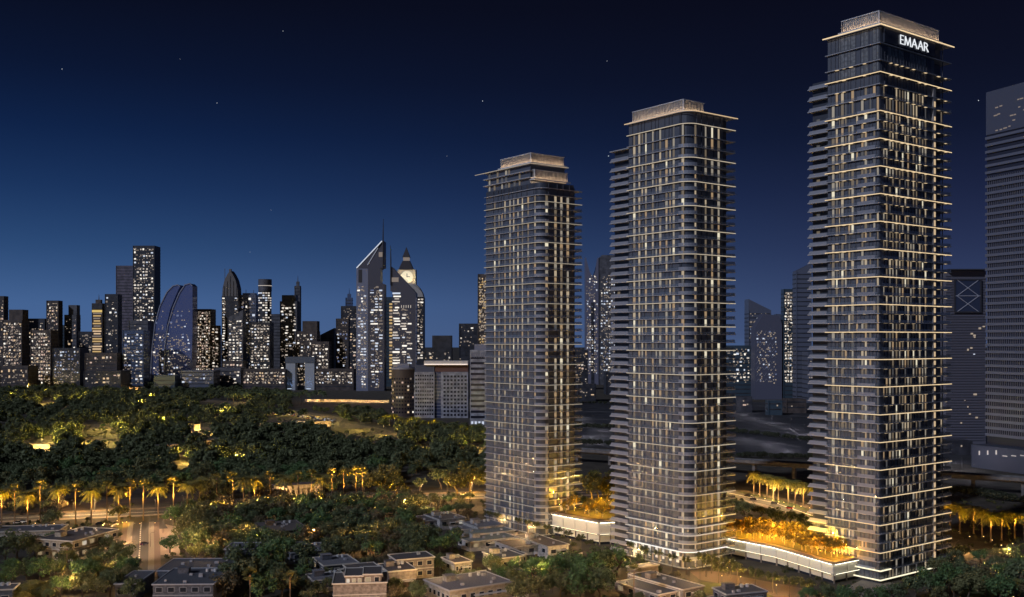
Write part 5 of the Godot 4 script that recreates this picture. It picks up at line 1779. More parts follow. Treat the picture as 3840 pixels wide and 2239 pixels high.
func build_street_furniture() -> void:
	var i := 0
	# along the boulevard
	for q in [[4.0, 519.5], [36.0, 517.5], [66.0, 516.5], [88.0, 515.0], [108.0, 514.0], [150.0, 516.0], [178.0, 511.0], [212.0, 509.0], [246.0, 507.0], [282.0, 505.0], [330.0, 502.5], [362.0, 501.0], [392.0, 499.8], [420.0, 498.6], [446.0, 497.4], [472.0, 496.4]]:
		street_lamp(spot(q[0], q[1]) + Vector3(0, 0, -9.5), -PI / 2, 560.0 if q[0] > 380.0 or (q[0] > 60.0 and q[0] < 110.0) else 70.0, "street lamp, %s from the left along the boulevard" % ordinal(i), "boulevard street lamps")
		i += 1
	# along the road between the middle and the tallest tower, then past the tallest
	i = 0
	for q in [[722.0, 493.0], [742.0, 496.0], [762.0, 501.0], [782.0, 506.5], [802.0, 513.0], [821.0, 519.5]]:
		street_lamp(spot(q[0], q[1]) + Vector3(7, 0, 2), PI, 480.0, "street lamp, %s from the left on the road between two towers" % ordinal(i), "tower road street lamps")
		i += 1
	i = 0
	for q in [[918.0, 549.0], [938.0, 547.0], [957.0, 553.0], [1006.0, 561.0], [1022.0, 569.0], [985.0, 583.0]]:
		street_lamp(spot(q[0], q[1]), 0.8, 220.0, "path lamp, %s counted rightwards in the garden right of tallest tower" % ordinal(i), "garden path lamps", 5.5)
		i += 1
	# the cross street and the villas
	i = 0
	for q in [[130.0, 556.0], [150.5, 547.0], [131.0, 537.0], [163.0, 533.0], [172.0, 548.0], [150.0, 528.0]]:
		street_lamp(spot(q[0], q[1]), 0.0, 130.0, "street lamp, %s of those round the cross street and paved lot" % ordinal(i), "cross street lamps", 7.0, Color(1.0, 0.80, 0.58))
		i += 1
	i = 0
	for q in [[97.0, 552.0, 260.0], [112.0, 543.0, 160.0], [62.0, 566.0, 40.0], [52.0, 589.0, 60.0], [62.0, 600.0, 50.0], [116.0, 578.0, 40.0], [186.0, 561.0, 50.0], [208.0, 560.0, 50.0], [240.0, 547.0, 40.0], [250.0, 554.0, 40.0], [318.0, 549.0, 45.0], [228.0, 520.0, 40.0], [212.0, 522.0, 40.0], [190.0, 521.0, 50.0], [256.0, 516.0, 40.0], [346.0, 514.0, 60.0], [372.0, 516.0, 45.0], [384.0, 548.0, 45.0], [366.0, 552.0, 45.0], [300.0, 516.0, 35.0], [430.0, 516.0, 70.0], [448.0, 510.0, 60.0], [408.0, 516.0, 50.0], [476.0, 508.0, 60.0], [472.0, 578.0, 55.0], [520.0, 578.0, 70.0], [486.0, 569.0, 35.0], [440.0, 588.0, 35.0], [418.0, 590.0, 40.0], [520.0, 548.0, 40.0], [570.0, 560.0, 35.0], [600.0, 560.0, 35.0], [640.0, 577.0, 40.0], [700.0, 588.0, 40.0], [620.0, 590.0, 35.0], [540.0, 590.0, 40.0]]:
		var by := spot(q[0], q[1])
		keep_out.append(ribbon([by + Vector3(-3, 0, 1), by + Vector3(3, 0, 1)], 8.0))
		street_lamp(by, rng.randf() * TAU, q[2] * 3.8, "garden lamp among the villas, %s counted from the left hedge" % ordinal(i), "garden lamps among the villas", 9.5)
		i += 1
	# street lamps just outside the lower edge light the nearest walls
	i = 0
	for q in [[-62.0, 356.0], [-30.0, 362.0], [-5.0, 352.0], [60.0, 372.0], [-150.0, 352.0]]:
		street_lamp(Vector3(q[0], 0, -q[1]), 0.4, 520.0, "street lamp on the near lane below the picture, %s from the left" % ordinal(i), "near lane street lamps", 9.0, Color(1.0, 0.80, 0.60))
		i += 1
	# white lamps along the motorway behind the towers
	i = 0
	for q in [[584.0, 418.0], [594.0, 424.0], [604.0, 430.0], [588.0, 436.0], [600.0, 441.0], [740.0, 414.0], [756.0, 418.0], [772.0, 423.0], [790.0, 428.0], [804.0, 434.0], [746.0, 438.0], [766.0, 443.0], [786.0, 449.0], [950.0, 462.0], [962.0, 470.0], [976.0, 478.0]]:
		street_lamp(spot(q[0], q[1]), rng.randf() * TAU, 90.0, "pale motorway lamp behind the towers, %s from the left" % ordinal(i), "motorway lamps", 10.0, Color(0.95, 0.93, 1.0))
		i += 1
	# lamps in the park
	i = 0
	for q in [[14.5, 384.0], [27.0, 391.0], [46.0, 396.0], [34.0, 405.0], [84.0, 397.0], [74.0, 403.0], [60.0, 404.0], [151.0, 400.0], [140.0, 409.0], [164.0, 426.0], [177.0, 424.0], [118.0, 424.0], [114.0, 434.0], [52.0, 441.0], [64.0, 437.0], [42.0, 450.0], [100.0, 430.0], [48.0, 403.0], [88.0, 443.0], [112.0, 443.0], [204.0, 433.0], [194.0, 409.0], [236.0, 407.0], [220.0, 418.0], [280.0, 414.0], [310.0, 417.0], [336.0, 423.0], [360.0, 430.0], [386.0, 436.0], [182.0, 464.0], [236.0, 466.0], [250.0, 402.0], [418.0, 449.0], [474.0, 450.0], [122.0, 392.0], [100.0, 397.0], [10.0, 399.0], [60.0, 391.0]]:
		var e := 140.0 if i < 20 else 110.0
		var here := spot(q[0], q[1])
		keep_out.append(ribbon([here + Vector3(-6, 0, 4), here + Vector3(6, 0, 4)], 15.0))
		street_lamp(here, rng.randf() * TAU, e * 9.0, "yellowish park lamp among the trees, %s in the park" % (ordinal(i) if i < 39 else "last"), "park lamps", 11.0, Color(1.0, 0.86, 0.42))
		i += 1


func build_cars() -> void:
	var body := Shape.new()
	var prof := PackedVector2Array([Vector2(-2.2, 0.35), Vector2(2.2, 0.35), Vector2(2.25, 0.75), Vector2(1.3, 0.92), Vector2(-2.15, 0.95), Vector2(-2.25, 0.7)])
	var body_mesh := shift_z(prism_along_z(prof, 1.75))
	var cabin_mesh := shift_z(prism_along_z(PackedVector2Array([Vector2(-1.9, 0.94), Vector2(1.25, 0.92), Vector2(0.5, 1.42), Vector2(-1.35, 1.44)]), 1.55))
	var wheel := CylinderMesh.new()
	wheel.top_radius = 0.33
	wheel.bottom_radius = 0.33
	wheel.height = 0.22
	wheel.radial_segments = 12
	var paints := [mat("paint_white", Color(0.7, 0.7, 0.7), 0.25), mat("paint_black", Color(0.03, 0.03, 0.03), 0.2), mat("paint_silver", Color(0.4, 0.4, 0.42), 0.3, 0.4), mat("paint_red", Color(0.3, 0.03, 0.02), 0.25), mat("paint_navy", Color(0.04, 0.05, 0.12), 0.25)]
	var words := ["white", "black", "silver", "red", "navy"]
	var glassm := mat("car_glass", Color(0.02, 0.02, 0.025), 0.08)
	var tyre := mat("tyre", Color(0.02, 0.02, 0.02), 0.9)
	var rows := [
		# u, v, paint, turn, phrase
		[144.3, 545.0, 4, 1.22, "car driving up the cross street past the paved lot", "street traffic"],
		[136.5, 562.0, 1, 1.25, "car stopped at the near end of the cross street", "street traffic"],
		[18.0, 523.8, 0, 0.05, "car on the boulevard at far left between two palms", "street traffic"],
		[23.5, 522.6, 0, 0.05, "car following close behind on the boulevard, far left", "street traffic"],
		[415.0, 498.6, 0, 0.15, "van-white car on the open boulevard left of shortest tower", "street traffic"],
		[464.0, 495.2, 0, 0.12, "car on the boulevard nearest the shortest tower", "street traffic"],
		[748.0, 496.6, 1, -0.6, "leading dark car on the road between two towers", "street traffic"],
		[753.5, 500.2, 1, -0.6, "second dark car on the road between two towers", "street traffic"],
		[774.5, 504.2, 1, -0.7, "third dark car on the road between two towers", "street traffic"],
		[790.0, 509.0, 3, -0.7, "small red car on the road between two towers", "street traffic"],
		[100.0, 525.0, 1, 0.1, "car parked below the uplit palms, left boulevard", "street traffic"],
		[114.0, 525.5, 0, 0.1, "white car beside round lit tree on boulevard corner", "street traffic"],
	]
	for i in 34:
		var t := i / 34.0
		rows.append([270.0 + t * 66.0 + rng.randf_range(-1.5, 1.5), 411.8 + t * 8.4 + (i % 3) * 0.9, rng.randi() % 5, 1.3, "", "cars in the sandy lot"])
	var k := 0
	for r in rows:
		var label: String = r[4]
		if label == "":
			label = "%s parked car in the lit sandy lot, park far side" % words[r[2]]
		elif not label.begins_with("van"):
			label = words[r[2]] + " " + label
		var p := spot(r[0], r[1])
		p.y = 0.1
		var t := thing("car", label, "car", p, r[3], r[5])
		part("body", body_mesh, paints[r[2]], t)
		part("cabin", cabin_mesh, glassm, t)
		if k < 12:
			for w in [[-1.35, 0.8], [1.35, 0.8], [-1.35, -0.8], [1.35, -0.8]]:
				part("wheel", wheel, tyre, t, Transform3D(Basis(Vector3.RIGHT, PI / 2), Vector3(w[0], 0.33, w[1])))
			for sz in [-0.6, 0.6]:
				boxed("headlight", Vector3(2.2, 0.66, sz), Vector3(0.12, 0.16, 0.36), glow("headlight", Color(1.0, 0.95, 0.82), 3.0), t)
				boxed("tail_light", Vector3(-2.22, 0.74, sz), Vector3(0.1, 0.16, 0.34), glow("tail_light", Color(1.0, 0.06, 0.02), 1.4), t)
		k += 1


func shift_z(m: ArrayMesh) -> ArrayMesh:
	var a := m.surface_get_arrays(0)
	var v: PackedVector3Array = a[Mesh.ARRAY_VERTEX]
	var half := 0.0
	for p in v:
		half = minf(half, p.z)
	for i in v.size():
		v[i].z -= half / 2
	a[Mesh.ARRAY_VERTEX] = v
	var r := ArrayMesh.new()
	r.add_surface_from_arrays(Mesh.PRIMITIVE_TRIANGLES, a)
	return r


# ---------------------------------------------------------------- trees and palms
func leaf_mat(key: String, lin: Color) -> StandardMaterial3D:
	var m := mat(key, lin, 0.75)
	m.vertex_color_use_as_albedo = true
	m.backlight_enabled = true
	m.backlight = Color(0.35, 0.4, 0.2)
	return m


# A crown of leaf-sized faces gathered in clumps: an uneven outline with gaps between.
func crown_mesh(s: int, r: float, squash: float, clumps: int, per: int, leaf: float) -> ArrayMesh:
	var g := RandomNumberGenerator.new()
	g.seed = s
	var sh := Shape.new()
	sh.tinted = true
	for c in clumps:
		var a := g.randf() * TAU
		var e := asin(g.randf_range(-0.55, 1.0))
		var rad := r * g.randf_range(0.45, 0.88)
		var mid := Vector3(cos(a) * cos(e), sin(e) * squash, sin(a) * cos(e)) * rad
		var cr := r * g.randf_range(0.26, 0.46)
		var tone := g.randf_range(0.62, 1.35)
		for i in per:
			var dirv := Vector3(g.randfn(), g.randfn(), g.randfn()).normalized()
			var p := mid + dirv * cr * g.randf_range(0.55, 1.05) * Vector3(1, 0.8, 1)
			var nrm := (dirv + Vector3(g.randfn(), g.randfn() + 0.5, g.randfn()) * 0.45).normalized()
			var tx := nrm.cross(Vector3(g.randfn(), g.randfn(), g.randfn())).normalized() * leaf * g.randf_range(0.6, 1.2)
			var ty := nrm.cross(tx).normalized() * leaf * g.randf_range(0.5, 0.9)
			var k := tone * g.randf_range(0.8, 1.2)
			sh.tint = Color(k, k, k * 0.95)
			sh.quad(p - tx, p - ty, p + tx, p + ty)
	return sh.done()


func trunk_mesh(s: int, h: float, r: float) -> ArrayMesh:
	var g := RandomNumberGenerator.new()
	g.seed = s
	var sh := Shape.new()
	var top := Vector3(g.randf_range(-0.3, 0.3), h * 0.55, g.randf_range(-0.3, 0.3))
	sh.tube([Vector3.ZERO, Vector3(0, h * 0.25, 0), top], [r, r * 0.8, r * 0.6], 7)
	for i in 4:
		var a := TAU * i / 4 + g.randf()
		var out := Vector3(cos(a), 0, sin(a))
		sh.tube([top - Vector3(0, h * 0.06, 0), top + out * h * 0.12 + Vector3(0, h * 0.12, 0), top + out * h * 0.26 + Vector3(0, h * 0.26, 0)], [r * 0.5, r * 0.36, r * 0.15], 5)
	return sh.done()


func date_palm_crown(s: int, reach: float, fronds: int, droop: float) -> ArrayMesh:
	var g := RandomNumberGenerator.new()
	g.seed = s
	var sh := Shape.new()
	sh.tinted = true
	for f in fronds:
		var a := TAU * f / fronds * 2.618 + g.randf() * 0.3
		var lift := lerpf(1.25, -0.5, float(f) / fronds) + g.randf_range(-0.12, 0.12)
		var out := Vector3(cos(a), 0, sin(a))
		var lng := reach * g.randf_range(0.85, 1.08)
		var pts := []
		for i in 8:
			var t := i / 7.0
			pts.append(out * lng * (t * (0.95 - 0.12 * absf(lift))) * cos(clampf(lift, -0.6, 1.25) * (1 - t * 0.5)) + Vector3(0, lng * (sin(lift) * t * 0.85 - droop * t * t * (0.75 + 0.2 * cos(lift))), 0))
		var k := g.randf_range(0.8, 1.2)
		for i in 7:
			var p: Vector3 = pts[i]
			var q: Vector3 = pts[i + 1]
			var fwd := (q - p).normalized()
			var side := fwd.cross(Vector3.UP).normalized()
			if side.length_squared() < 0.1:
				side = Vector3(-out.z, 0, out.x)
			sh.tint = Color(k, k, k) * (0.9 + 0.2 * g.randf())
			sh.quad(p - side * 0.05, q - side * 0.05, q + side * 0.05, p + side * 0.05)
			for j in 2:
				for sgn in [-1.0, 1.0]:
					var b := p.lerp(q, j * 0.5 + 0.02)
					var b2 := p.lerp(q, j * 0.5 + 0.5)
					var ll := lng * 0.22 * (1.0 - absf(i / 7.0 - 0.45) * 0.9)
					var tip: Vector3 = (b + b2) / 2 + side * sgn * ll + fwd * ll * 0.55 - Vector3(0, ll * 0.38, 0)
					sh.tri(b, b2, tip) if sgn > 0 else sh.tri(b2, b, tip)
	return sh.done()


func fan_palm_crown(s: int, r: float) -> ArrayMesh:
	var g := RandomNumberGenerator.new()
	g.seed = s
	var sh := Shape.new()
	sh.tinted = true
	for f in 34:
		var a := g.randf() * TAU
		var e := g.randf_range(-0.7, 1.4)
		var dirv := Vector3(cos(a) * cos(e), sin(e), sin(a) * cos(e))
		var c := dirv * r * 0.55
		var side := dirv.cross(Vector3.UP).normalized()
		var up := side.cross(dirv)
		var k := g.randf_range(0.75, 1.25)
		sh.tint = Color(k, k, k)
		for i in 6:
			var b0 := -1.2 + i * 0.4
			var d0 := (dirv * cos(b0) + side * sin(b0)).normalized()
			var d1 := (dirv * cos(b0 + 0.27) + side * sin(b0 + 0.27)).normalized()
			sh.tri(c, c + d1 * r * 0.5 + up * 0.08, c + d0 * r * 0.52)
	return sh.done()


func palm_trunk(h: float, r: float) -> ArrayMesh:
	var sh := Shape.new()
	sh.tube([Vector3.ZERO, Vector3(0, 0.6, 0), Vector3(0.06, h * 0.5, 0.03), Vector3(0, h - 0.9, 0), Vector3(0, h - 0.3, 0), Vector3(0, h + 0.3, 0)], [r * 1.35, r, r * 0.86, r * 0.82, r * 1.5, r * 0.7], 8)
	return sh.done()


func make_palm(called: String, label: String, group: String, p: Vector3, trunk: Mesh, crown_m: Mesh, h: float, leaf: Material, bark: Material, e: float, turn: float, c := Color(1.0, 0.66, 0.22), scale := 1.0) -> void:
	var t := thing(called, label, "palm tree", p, turn, group)
	part("trunk", trunk, bark, t)
	part("crown", crown_m, leaf, t, Transform3D(Basis.from_scale(Vector3.ONE * scale), Vector3(0, h, 0)))
	if e > 0.0:
		# an uplight in the ground on the viewer's side of the trunk
		var b := Basis(Vector3.UP, -turn)
		var foot := b * Vector3(1.2, 0.0, 8.5)
		boxed("uplight_lamp", foot + Vector3(0, 0.12, 0), Vector3(0.4, 0.22, 0.4), glow("uplight", Color(1.0, 0.72, 0.3), 3.0), t)
		var l := SpotLight3D.new()
		l.name = "uplight_glow"
		l.light_color = c
		l.light_energy = e
		l.light_size = 0.2
		l.spot_range = 60
		l.spot_angle = 18
		l.spot_angle_attenuation = 0.8
		l.shadow_enabled = true
		t.add_child(l)
		l.position = foot + Vector3(0, 0.3, 0)
		var aim := Vector3(0, h, 0) - l.position
		l.basis = Basis.looking_at(aim.normalized(), Vector3.FORWARD)


func inside_any(p: Vector2) -> bool:
	for q in keep_out:
		if Geometry2D.is_point_in_polygon(p, q):
			return true
	return false


func build_trees() -> void:
	var crowns := []
	for i in 6:
		crowns.append(crown_mesh(100 + i, 1.0, 0.72 + 0.06 * (i % 3), 20, 46, 0.085))
	var trunks := [trunk_mesh(1, 1.0, 0.045), trunk_mesh(2, 1.0, 0.04)]
	var bark := mat("bark", Color(0.10, 0.075, 0.05), 0.9, 0.0, noise_grain, 0.8)
	var palm_bark := mat("palm_bark", Color(0.24, 0.17, 0.11), 0.9, 0.0, noise_grain, 0.8)
	var leaves := [leaf_mat("leaf_dark", Color(0.105, 0.135, 0.06)), leaf_mat("leaf_olive", Color(0.14, 0.14, 0.055)), leaf_mat("leaf_green", Color(0.09, 0.16, 0.055)), leaf_mat("leaf_brown", Color(0.14, 0.11, 0.055))]
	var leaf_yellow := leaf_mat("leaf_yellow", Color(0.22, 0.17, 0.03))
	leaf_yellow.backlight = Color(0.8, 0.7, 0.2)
	var frond := leaf_mat("frond", Color(0.17, 0.165, 0.05))
	frond.backlight = Color(0.6, 0.62, 0.3)

	# ---- palms along the boulevard
	var date_trunk := palm_trunk(18.5, 0.42)
	var fan_trunk := palm_trunk(19.5, 0.32)
	var dates := [date_palm_crown(1, 6.8, 40, 0.62), date_palm_crown(2, 6.6, 38, 0.66), date_palm_crown(3, 7.1, 42, 0.58)]
	var fans := [fan_palm_crown(1, 3.9), fan_palm_crown(2, 3.6)]
	var row := [[1.5, 526.0, 1], [14.6, 525.5, 0], [27.5, 529.0, 1], [40.2, 520.7, 0], [58.8, 521.0, 1], [75.4, 525.5, 0], [91.4, 524.6, 1], [106.9, 522.5, 0], [118.5, 521.5, 1], [130.1, 519.5, 0], [143.3, 521.0, 0], [158.2, 520.4, 1], [173.6, 517.0, 0], [187.3, 517.0, 1], [200.2, 514.0, 1], [216.7, 512.0, 0], [232.8, 511.0, 0], [243.4, 511.5, 1], [254.4, 510.5, 1], [270.0, 509.5, 0], [284.9, 509.5, 1], [298.0, 509.0, 0], [311.6, 507.5, 0], [321.3, 509.0, 1], [331.9, 506.0, 0], [343.7, 505.0, 0], [356.0, 503.5, 0], [362.4, 503.5, 0]]
	var i := 0
	for q in row:
		var big: bool = q[2] == 1
		make_palm("date_palm" if big else "fan_palm", ("wide uplit date palm" if big else "slim uplit fan palm") + ", %s from the left in the boulevard row" % ordinal(i), "palms along the boulevard", spot(q[0], q[1]), date_trunk if big else fan_trunk, dates[i % 3] if big else fans[i % 2], 18.5 if big else 19.5, frond, palm_bark, 12000.0 if big else 9000.0, rng.randf() * TAU, Color(1.0, 0.74, 0.30))
		i += 1
	# ---- palms between the middle and the tallest tower
	i = 0
	var short_trunk := palm_trunk(13.0, 0.45)
	for q in [[753.7, 492.4], [759.8, 496.7], [767.3, 498.3], [773.3, 499.9], [778.3, 500.4], [788.2, 504.2], [795.1, 504.2], [803.4, 505.8], [811.4, 507.9]]:
		make_palm("date_palm", "short uplit date palm, %s from the left between middle and tallest tower" % ordinal(i), "palms between two towers", spot(q[0], q[1]), short_trunk, dates[i % 3], 13.0, frond, palm_bark, 5600.0, rng.randf() * TAU, Color(1.0, 0.74, 0.28), 0.9)
		i += 1
	i = 0
	for q in [[950.2, 528.7], [960.0, 533.6], [973.7, 533.6], [982.0, 537.0], [990.8, 542.0], [1002.0, 540.4], [1014.8, 539.5], [1024.5, 540.0]]:
		make_palm("date_palm", "stout golden uplit date palm, %s rightwards from tallest tower" % ordinal(i), "palms right of the tallest tower", spot(q[0], q[1]), short_trunk, dates[(i + 1) % 3], 13.0, frond, palm_bark, 5600.0, rng.randf() * TAU, Color(1.0, 0.74, 0.28), 0.92)
		i += 1
	# ---- the far avenue of yellow palms
	i = 0
	var ave_trunk := palm_trunk(11.0, 0.4)
	while i < 21:
		var t := i / 20.0
		make_palm("avenue_palm", "yellow lit palm, %s from the left in the far avenue before white offices" % ordinal(i), "palms of the far avenue", spot(378.0 + t * 112.0, 423.5 + t * 16.5 + 2.0 * sin(i * 1.7)), ave_trunk, dates[i % 3], 11.0, frond, mat("palm_pale", Color(0.45, 0.42, 0.38), 0.9), 3000.0, rng.randf() * TAU, Color(1.0, 0.86, 0.16), 0.85)
		i += 1
	# ---- dark palms at the far edge of the park
	i = 0
	for k in 22:
		var u := 228.0 + k * 4.6 + rng.randf_range(-1.2, 1.2)
		make_palm("dark_palm", "unlit tall palm, %s from the left at far edge of park" % ordinal(i), "unlit palms at the park's far edge", spot(u, 404.0 + rng.randf_range(-1.5, 2.5)), fan_trunk, dates[i % 3], 19.5, leaves[0], bark, 0.0, rng.randf() * TAU)
		i += 1
	# ---- a few palms among the villas
	i = 0
	for q in [[67.0, 577.0, 12.0], [373.0, 562.0, 11.0], [250.0, 604.0, 11.0], [290.0, 604.0, 10.0], [634.0, 603.0, 12.0], [96.0, 585.0, 9.0], [213.0, 522.0, 8.0], [222.0, 520.0, 8.0], [344.0, 520.0, 9.0], [388.0, 551.0, 9.0]]:
		make_palm("garden_palm", "small fan palm in a villa garden, %s listed from the left hedge" % ordinal(i), "palms in the villa gardens", spot(q[0], q[1]), palm_trunk(q[2], 0.22), fans[i % 2], q[2], frond, palm_bark, 350.0, rng.randf() * TAU, Color(1.0, 0.68, 0.3), 0.8)
		i += 1
	i = 0
	for q in [[31.0, 597.0], [20.0, 603.0], [44.0, 596.0], [1000.0, 592.0], [1012.0, 594.0]]:
		make_palm("bushy_palm", "low bushy palm close to the lower edge, %s from the left" % ordinal(i), "bushy palms at the lower edge", spot(q[0], q[1]), palm_trunk(4.5, 0.35), dates[i % 3], 4.5, frond, palm_bark, 160.0, rng.randf() * TAU, Color(1.0, 0.74, 0.35), 0.85)
		i += 1

	# ---- small clipped trees before the towers and podiums
	i = 0
	var pom := crown_mesh(77, 1.0, 0.85, 12, 40, 0.13)
	var pom_trunk := palm_trunk(6.0, 0.16)
	for q in [[702.4, 571.5], [711.5, 573.7], [718.4, 583.3], [730.2, 578.0], [737.1, 584.3], [755.3, 589.7], [772.4, 592.9], [789.5, 597.6], [806.0, 600.0], [489.3, 525.0], [497.0, 527.0], [518.0, 532.0], [527.4, 534.5], [536.0, 537.0], [547.0, 540.0], [558.0, 543.0], [568.0, 546.5], [580.8, 550.5], [630.0, 558.0], [644.0, 563.0], [658.0, 567.5], [672.0, 571.5], [686.0, 575.0], [706.0, 577.0], [724.0, 575.0]]:
		var r := 3.1 if i < 9 else 2.2
		var t := thing("street_tree", "small round-headed tree, %s of those before the lit podiums" % ordinal(i), "tree", spot(q[0], q[1]), 0.0, "round-headed trees before the podiums")
		part("trunk", pom_trunk, bark, t)
		part("crown", pom, leaf_mat("leaf_pom", Color(0.10, 0.10, 0.03)), t, Transform3D(Basis.from_scale(Vector3.ONE * r), Vector3(0, 6.6, 0)))
		if i % 2 == 0:
			park_light(t, Vector3(0.9, 3.8, 2.6), 80.0, Color(1.0, 0.78, 0.45))
		i += 1

	# ---- golden trees on the podium decks, lit from below
	var small := crown_mesh(88, 1.0, 0.6, 12, 20, 0.15)
	var deck_trunk := trunk_mesh(5, 3.6, 0.12)
	var decks := []
	var on_long := 0
	for k in 2:
		var poly: PackedVector2Array = deck_polys[k][0]
		var lo := poly[0]
		var hi := poly[0]
		for p in poly:
			lo = lo.min(p)
			hi = hi.max(p)
		var want := [76, 14]
		var tries := 0
		while want[k] > 0 and tries < 3000:
			tries += 1
			var p := Vector2(rng.randf_range(lo.x, hi.x), rng.randf_range(lo.y, hi.y))
			if not Geometry2D.is_point_in_polygon(p, poly):
				continue
			var close := false
			for o in decks:
				if Vector2(o.x, o.z).distance_to(p) < 2.9:
					close = true
			if close:
				continue
			decks.append(Vector3(p.x, deck_polys[k][1] + 0.1, p.y))
			want[k] -= 1
		if k == 0:
			on_long = decks.size()
	i = 0
	for q in decks:
		var p: Vector3 = q
		var right := i < on_long
		var t := thing("podium_tree", "golden uplit small tree on the roof garden of the %s" % ("long podium" if right else "short podium"), "tree", p, rng.randf() * TAU, "golden trees on the long podium" if right else "golden trees on the short podium")
		var h := rng.randf_range(0.85, 1.35)
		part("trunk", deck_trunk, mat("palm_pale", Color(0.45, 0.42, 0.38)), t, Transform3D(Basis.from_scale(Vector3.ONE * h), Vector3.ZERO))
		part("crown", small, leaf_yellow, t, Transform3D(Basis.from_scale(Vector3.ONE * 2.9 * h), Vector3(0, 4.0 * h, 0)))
		if i % 2 == 0:
			park_light(t, Basis(Vector3.UP, -t.rotation.y) * Vector3(0.4, 2.2, 2.1), 85.0, Color(1.0, 0.66, 0.14))
		i += 1
	# post lamps over the roof gardens
	i = 0
	for q in [[728.0, 531.0, 9.1], [744.0, 533.0, 9.1], [758.0, 538.0, 9.1], [772.0, 541.0, 9.1], [788.0, 546.0, 9.1], [804.0, 550.0, 9.1], [820.0, 554.0, 9.1], [836.0, 556.0, 9.1], [766.0, 532.0, 9.1], [796.0, 541.0, 9.1], [588.0, 514.0, 11.9], [602.0, 516.0, 11.9]]:
		street_lamp(spot(q[0], q[1], q[2]), 1.0, 230.0, "post lamp over a podium roof garden, %s from the long podium's left end" % ordinal(i), "roof garden post lamps", 8.0, Color(1.0, 0.76, 0.26))
		i += 1
	# larger ochre trees standing out in the lamplight
	i = 0
	for q in [[119.0, 524.5, 5.6], [386.0, 498.0, 10.0], [396.0, 500.0, 8.0], [470.0, 494.5, 11.5], [457.0, 496.0, 8.0], [598.0, 502.0, 11.0], [592.0, 500.0, 8.0], [607.0, 503.0, 8.0]]:
		var p := spot(q[0], q[1])
		var t := thing("ochre_tree", ["round yellow-lit tree on the boulevard corner", "tall ochre tree at the end of the palm row", "smaller ochre tree before the tall ochre one", "bright spreading tree beside shortest tower", "yellow-green tree left of the spreading one", "large ochre tree between shortest and middle tower", "ochre tree leaning to shortest tower, between towers", "ochre tree leaning to middle tower, between towers"][i], "tree", p, rng.randf() * TAU, "ochre trees in lamplight")
		part("trunk", trunks[i % 2], bark, t, Transform3D(Basis.from_scale(Vector3.ONE * q[2] * 1.7), Vector3.ZERO))
		part("crown", crowns[i % 6], leaf_mat("leaf_ochre", Color(0.10, 0.095, 0.02)), t, Transform3D(Basis.from_scale(Vector3.ONE * q[2]), Vector3(0, q[2] * 1.15, 0)))
		park_light(t, Vector3(q[2] * 0.55, 1.6, q[2] * 0.5), 130.0, Color(1.0, 0.72, 0.16))
		park_light(t, Vector3(-q[2] * 0.6, 1.6, -q[2] * 0.3), 90.0, Color(1.0, 0.72, 0.16))
		i += 1

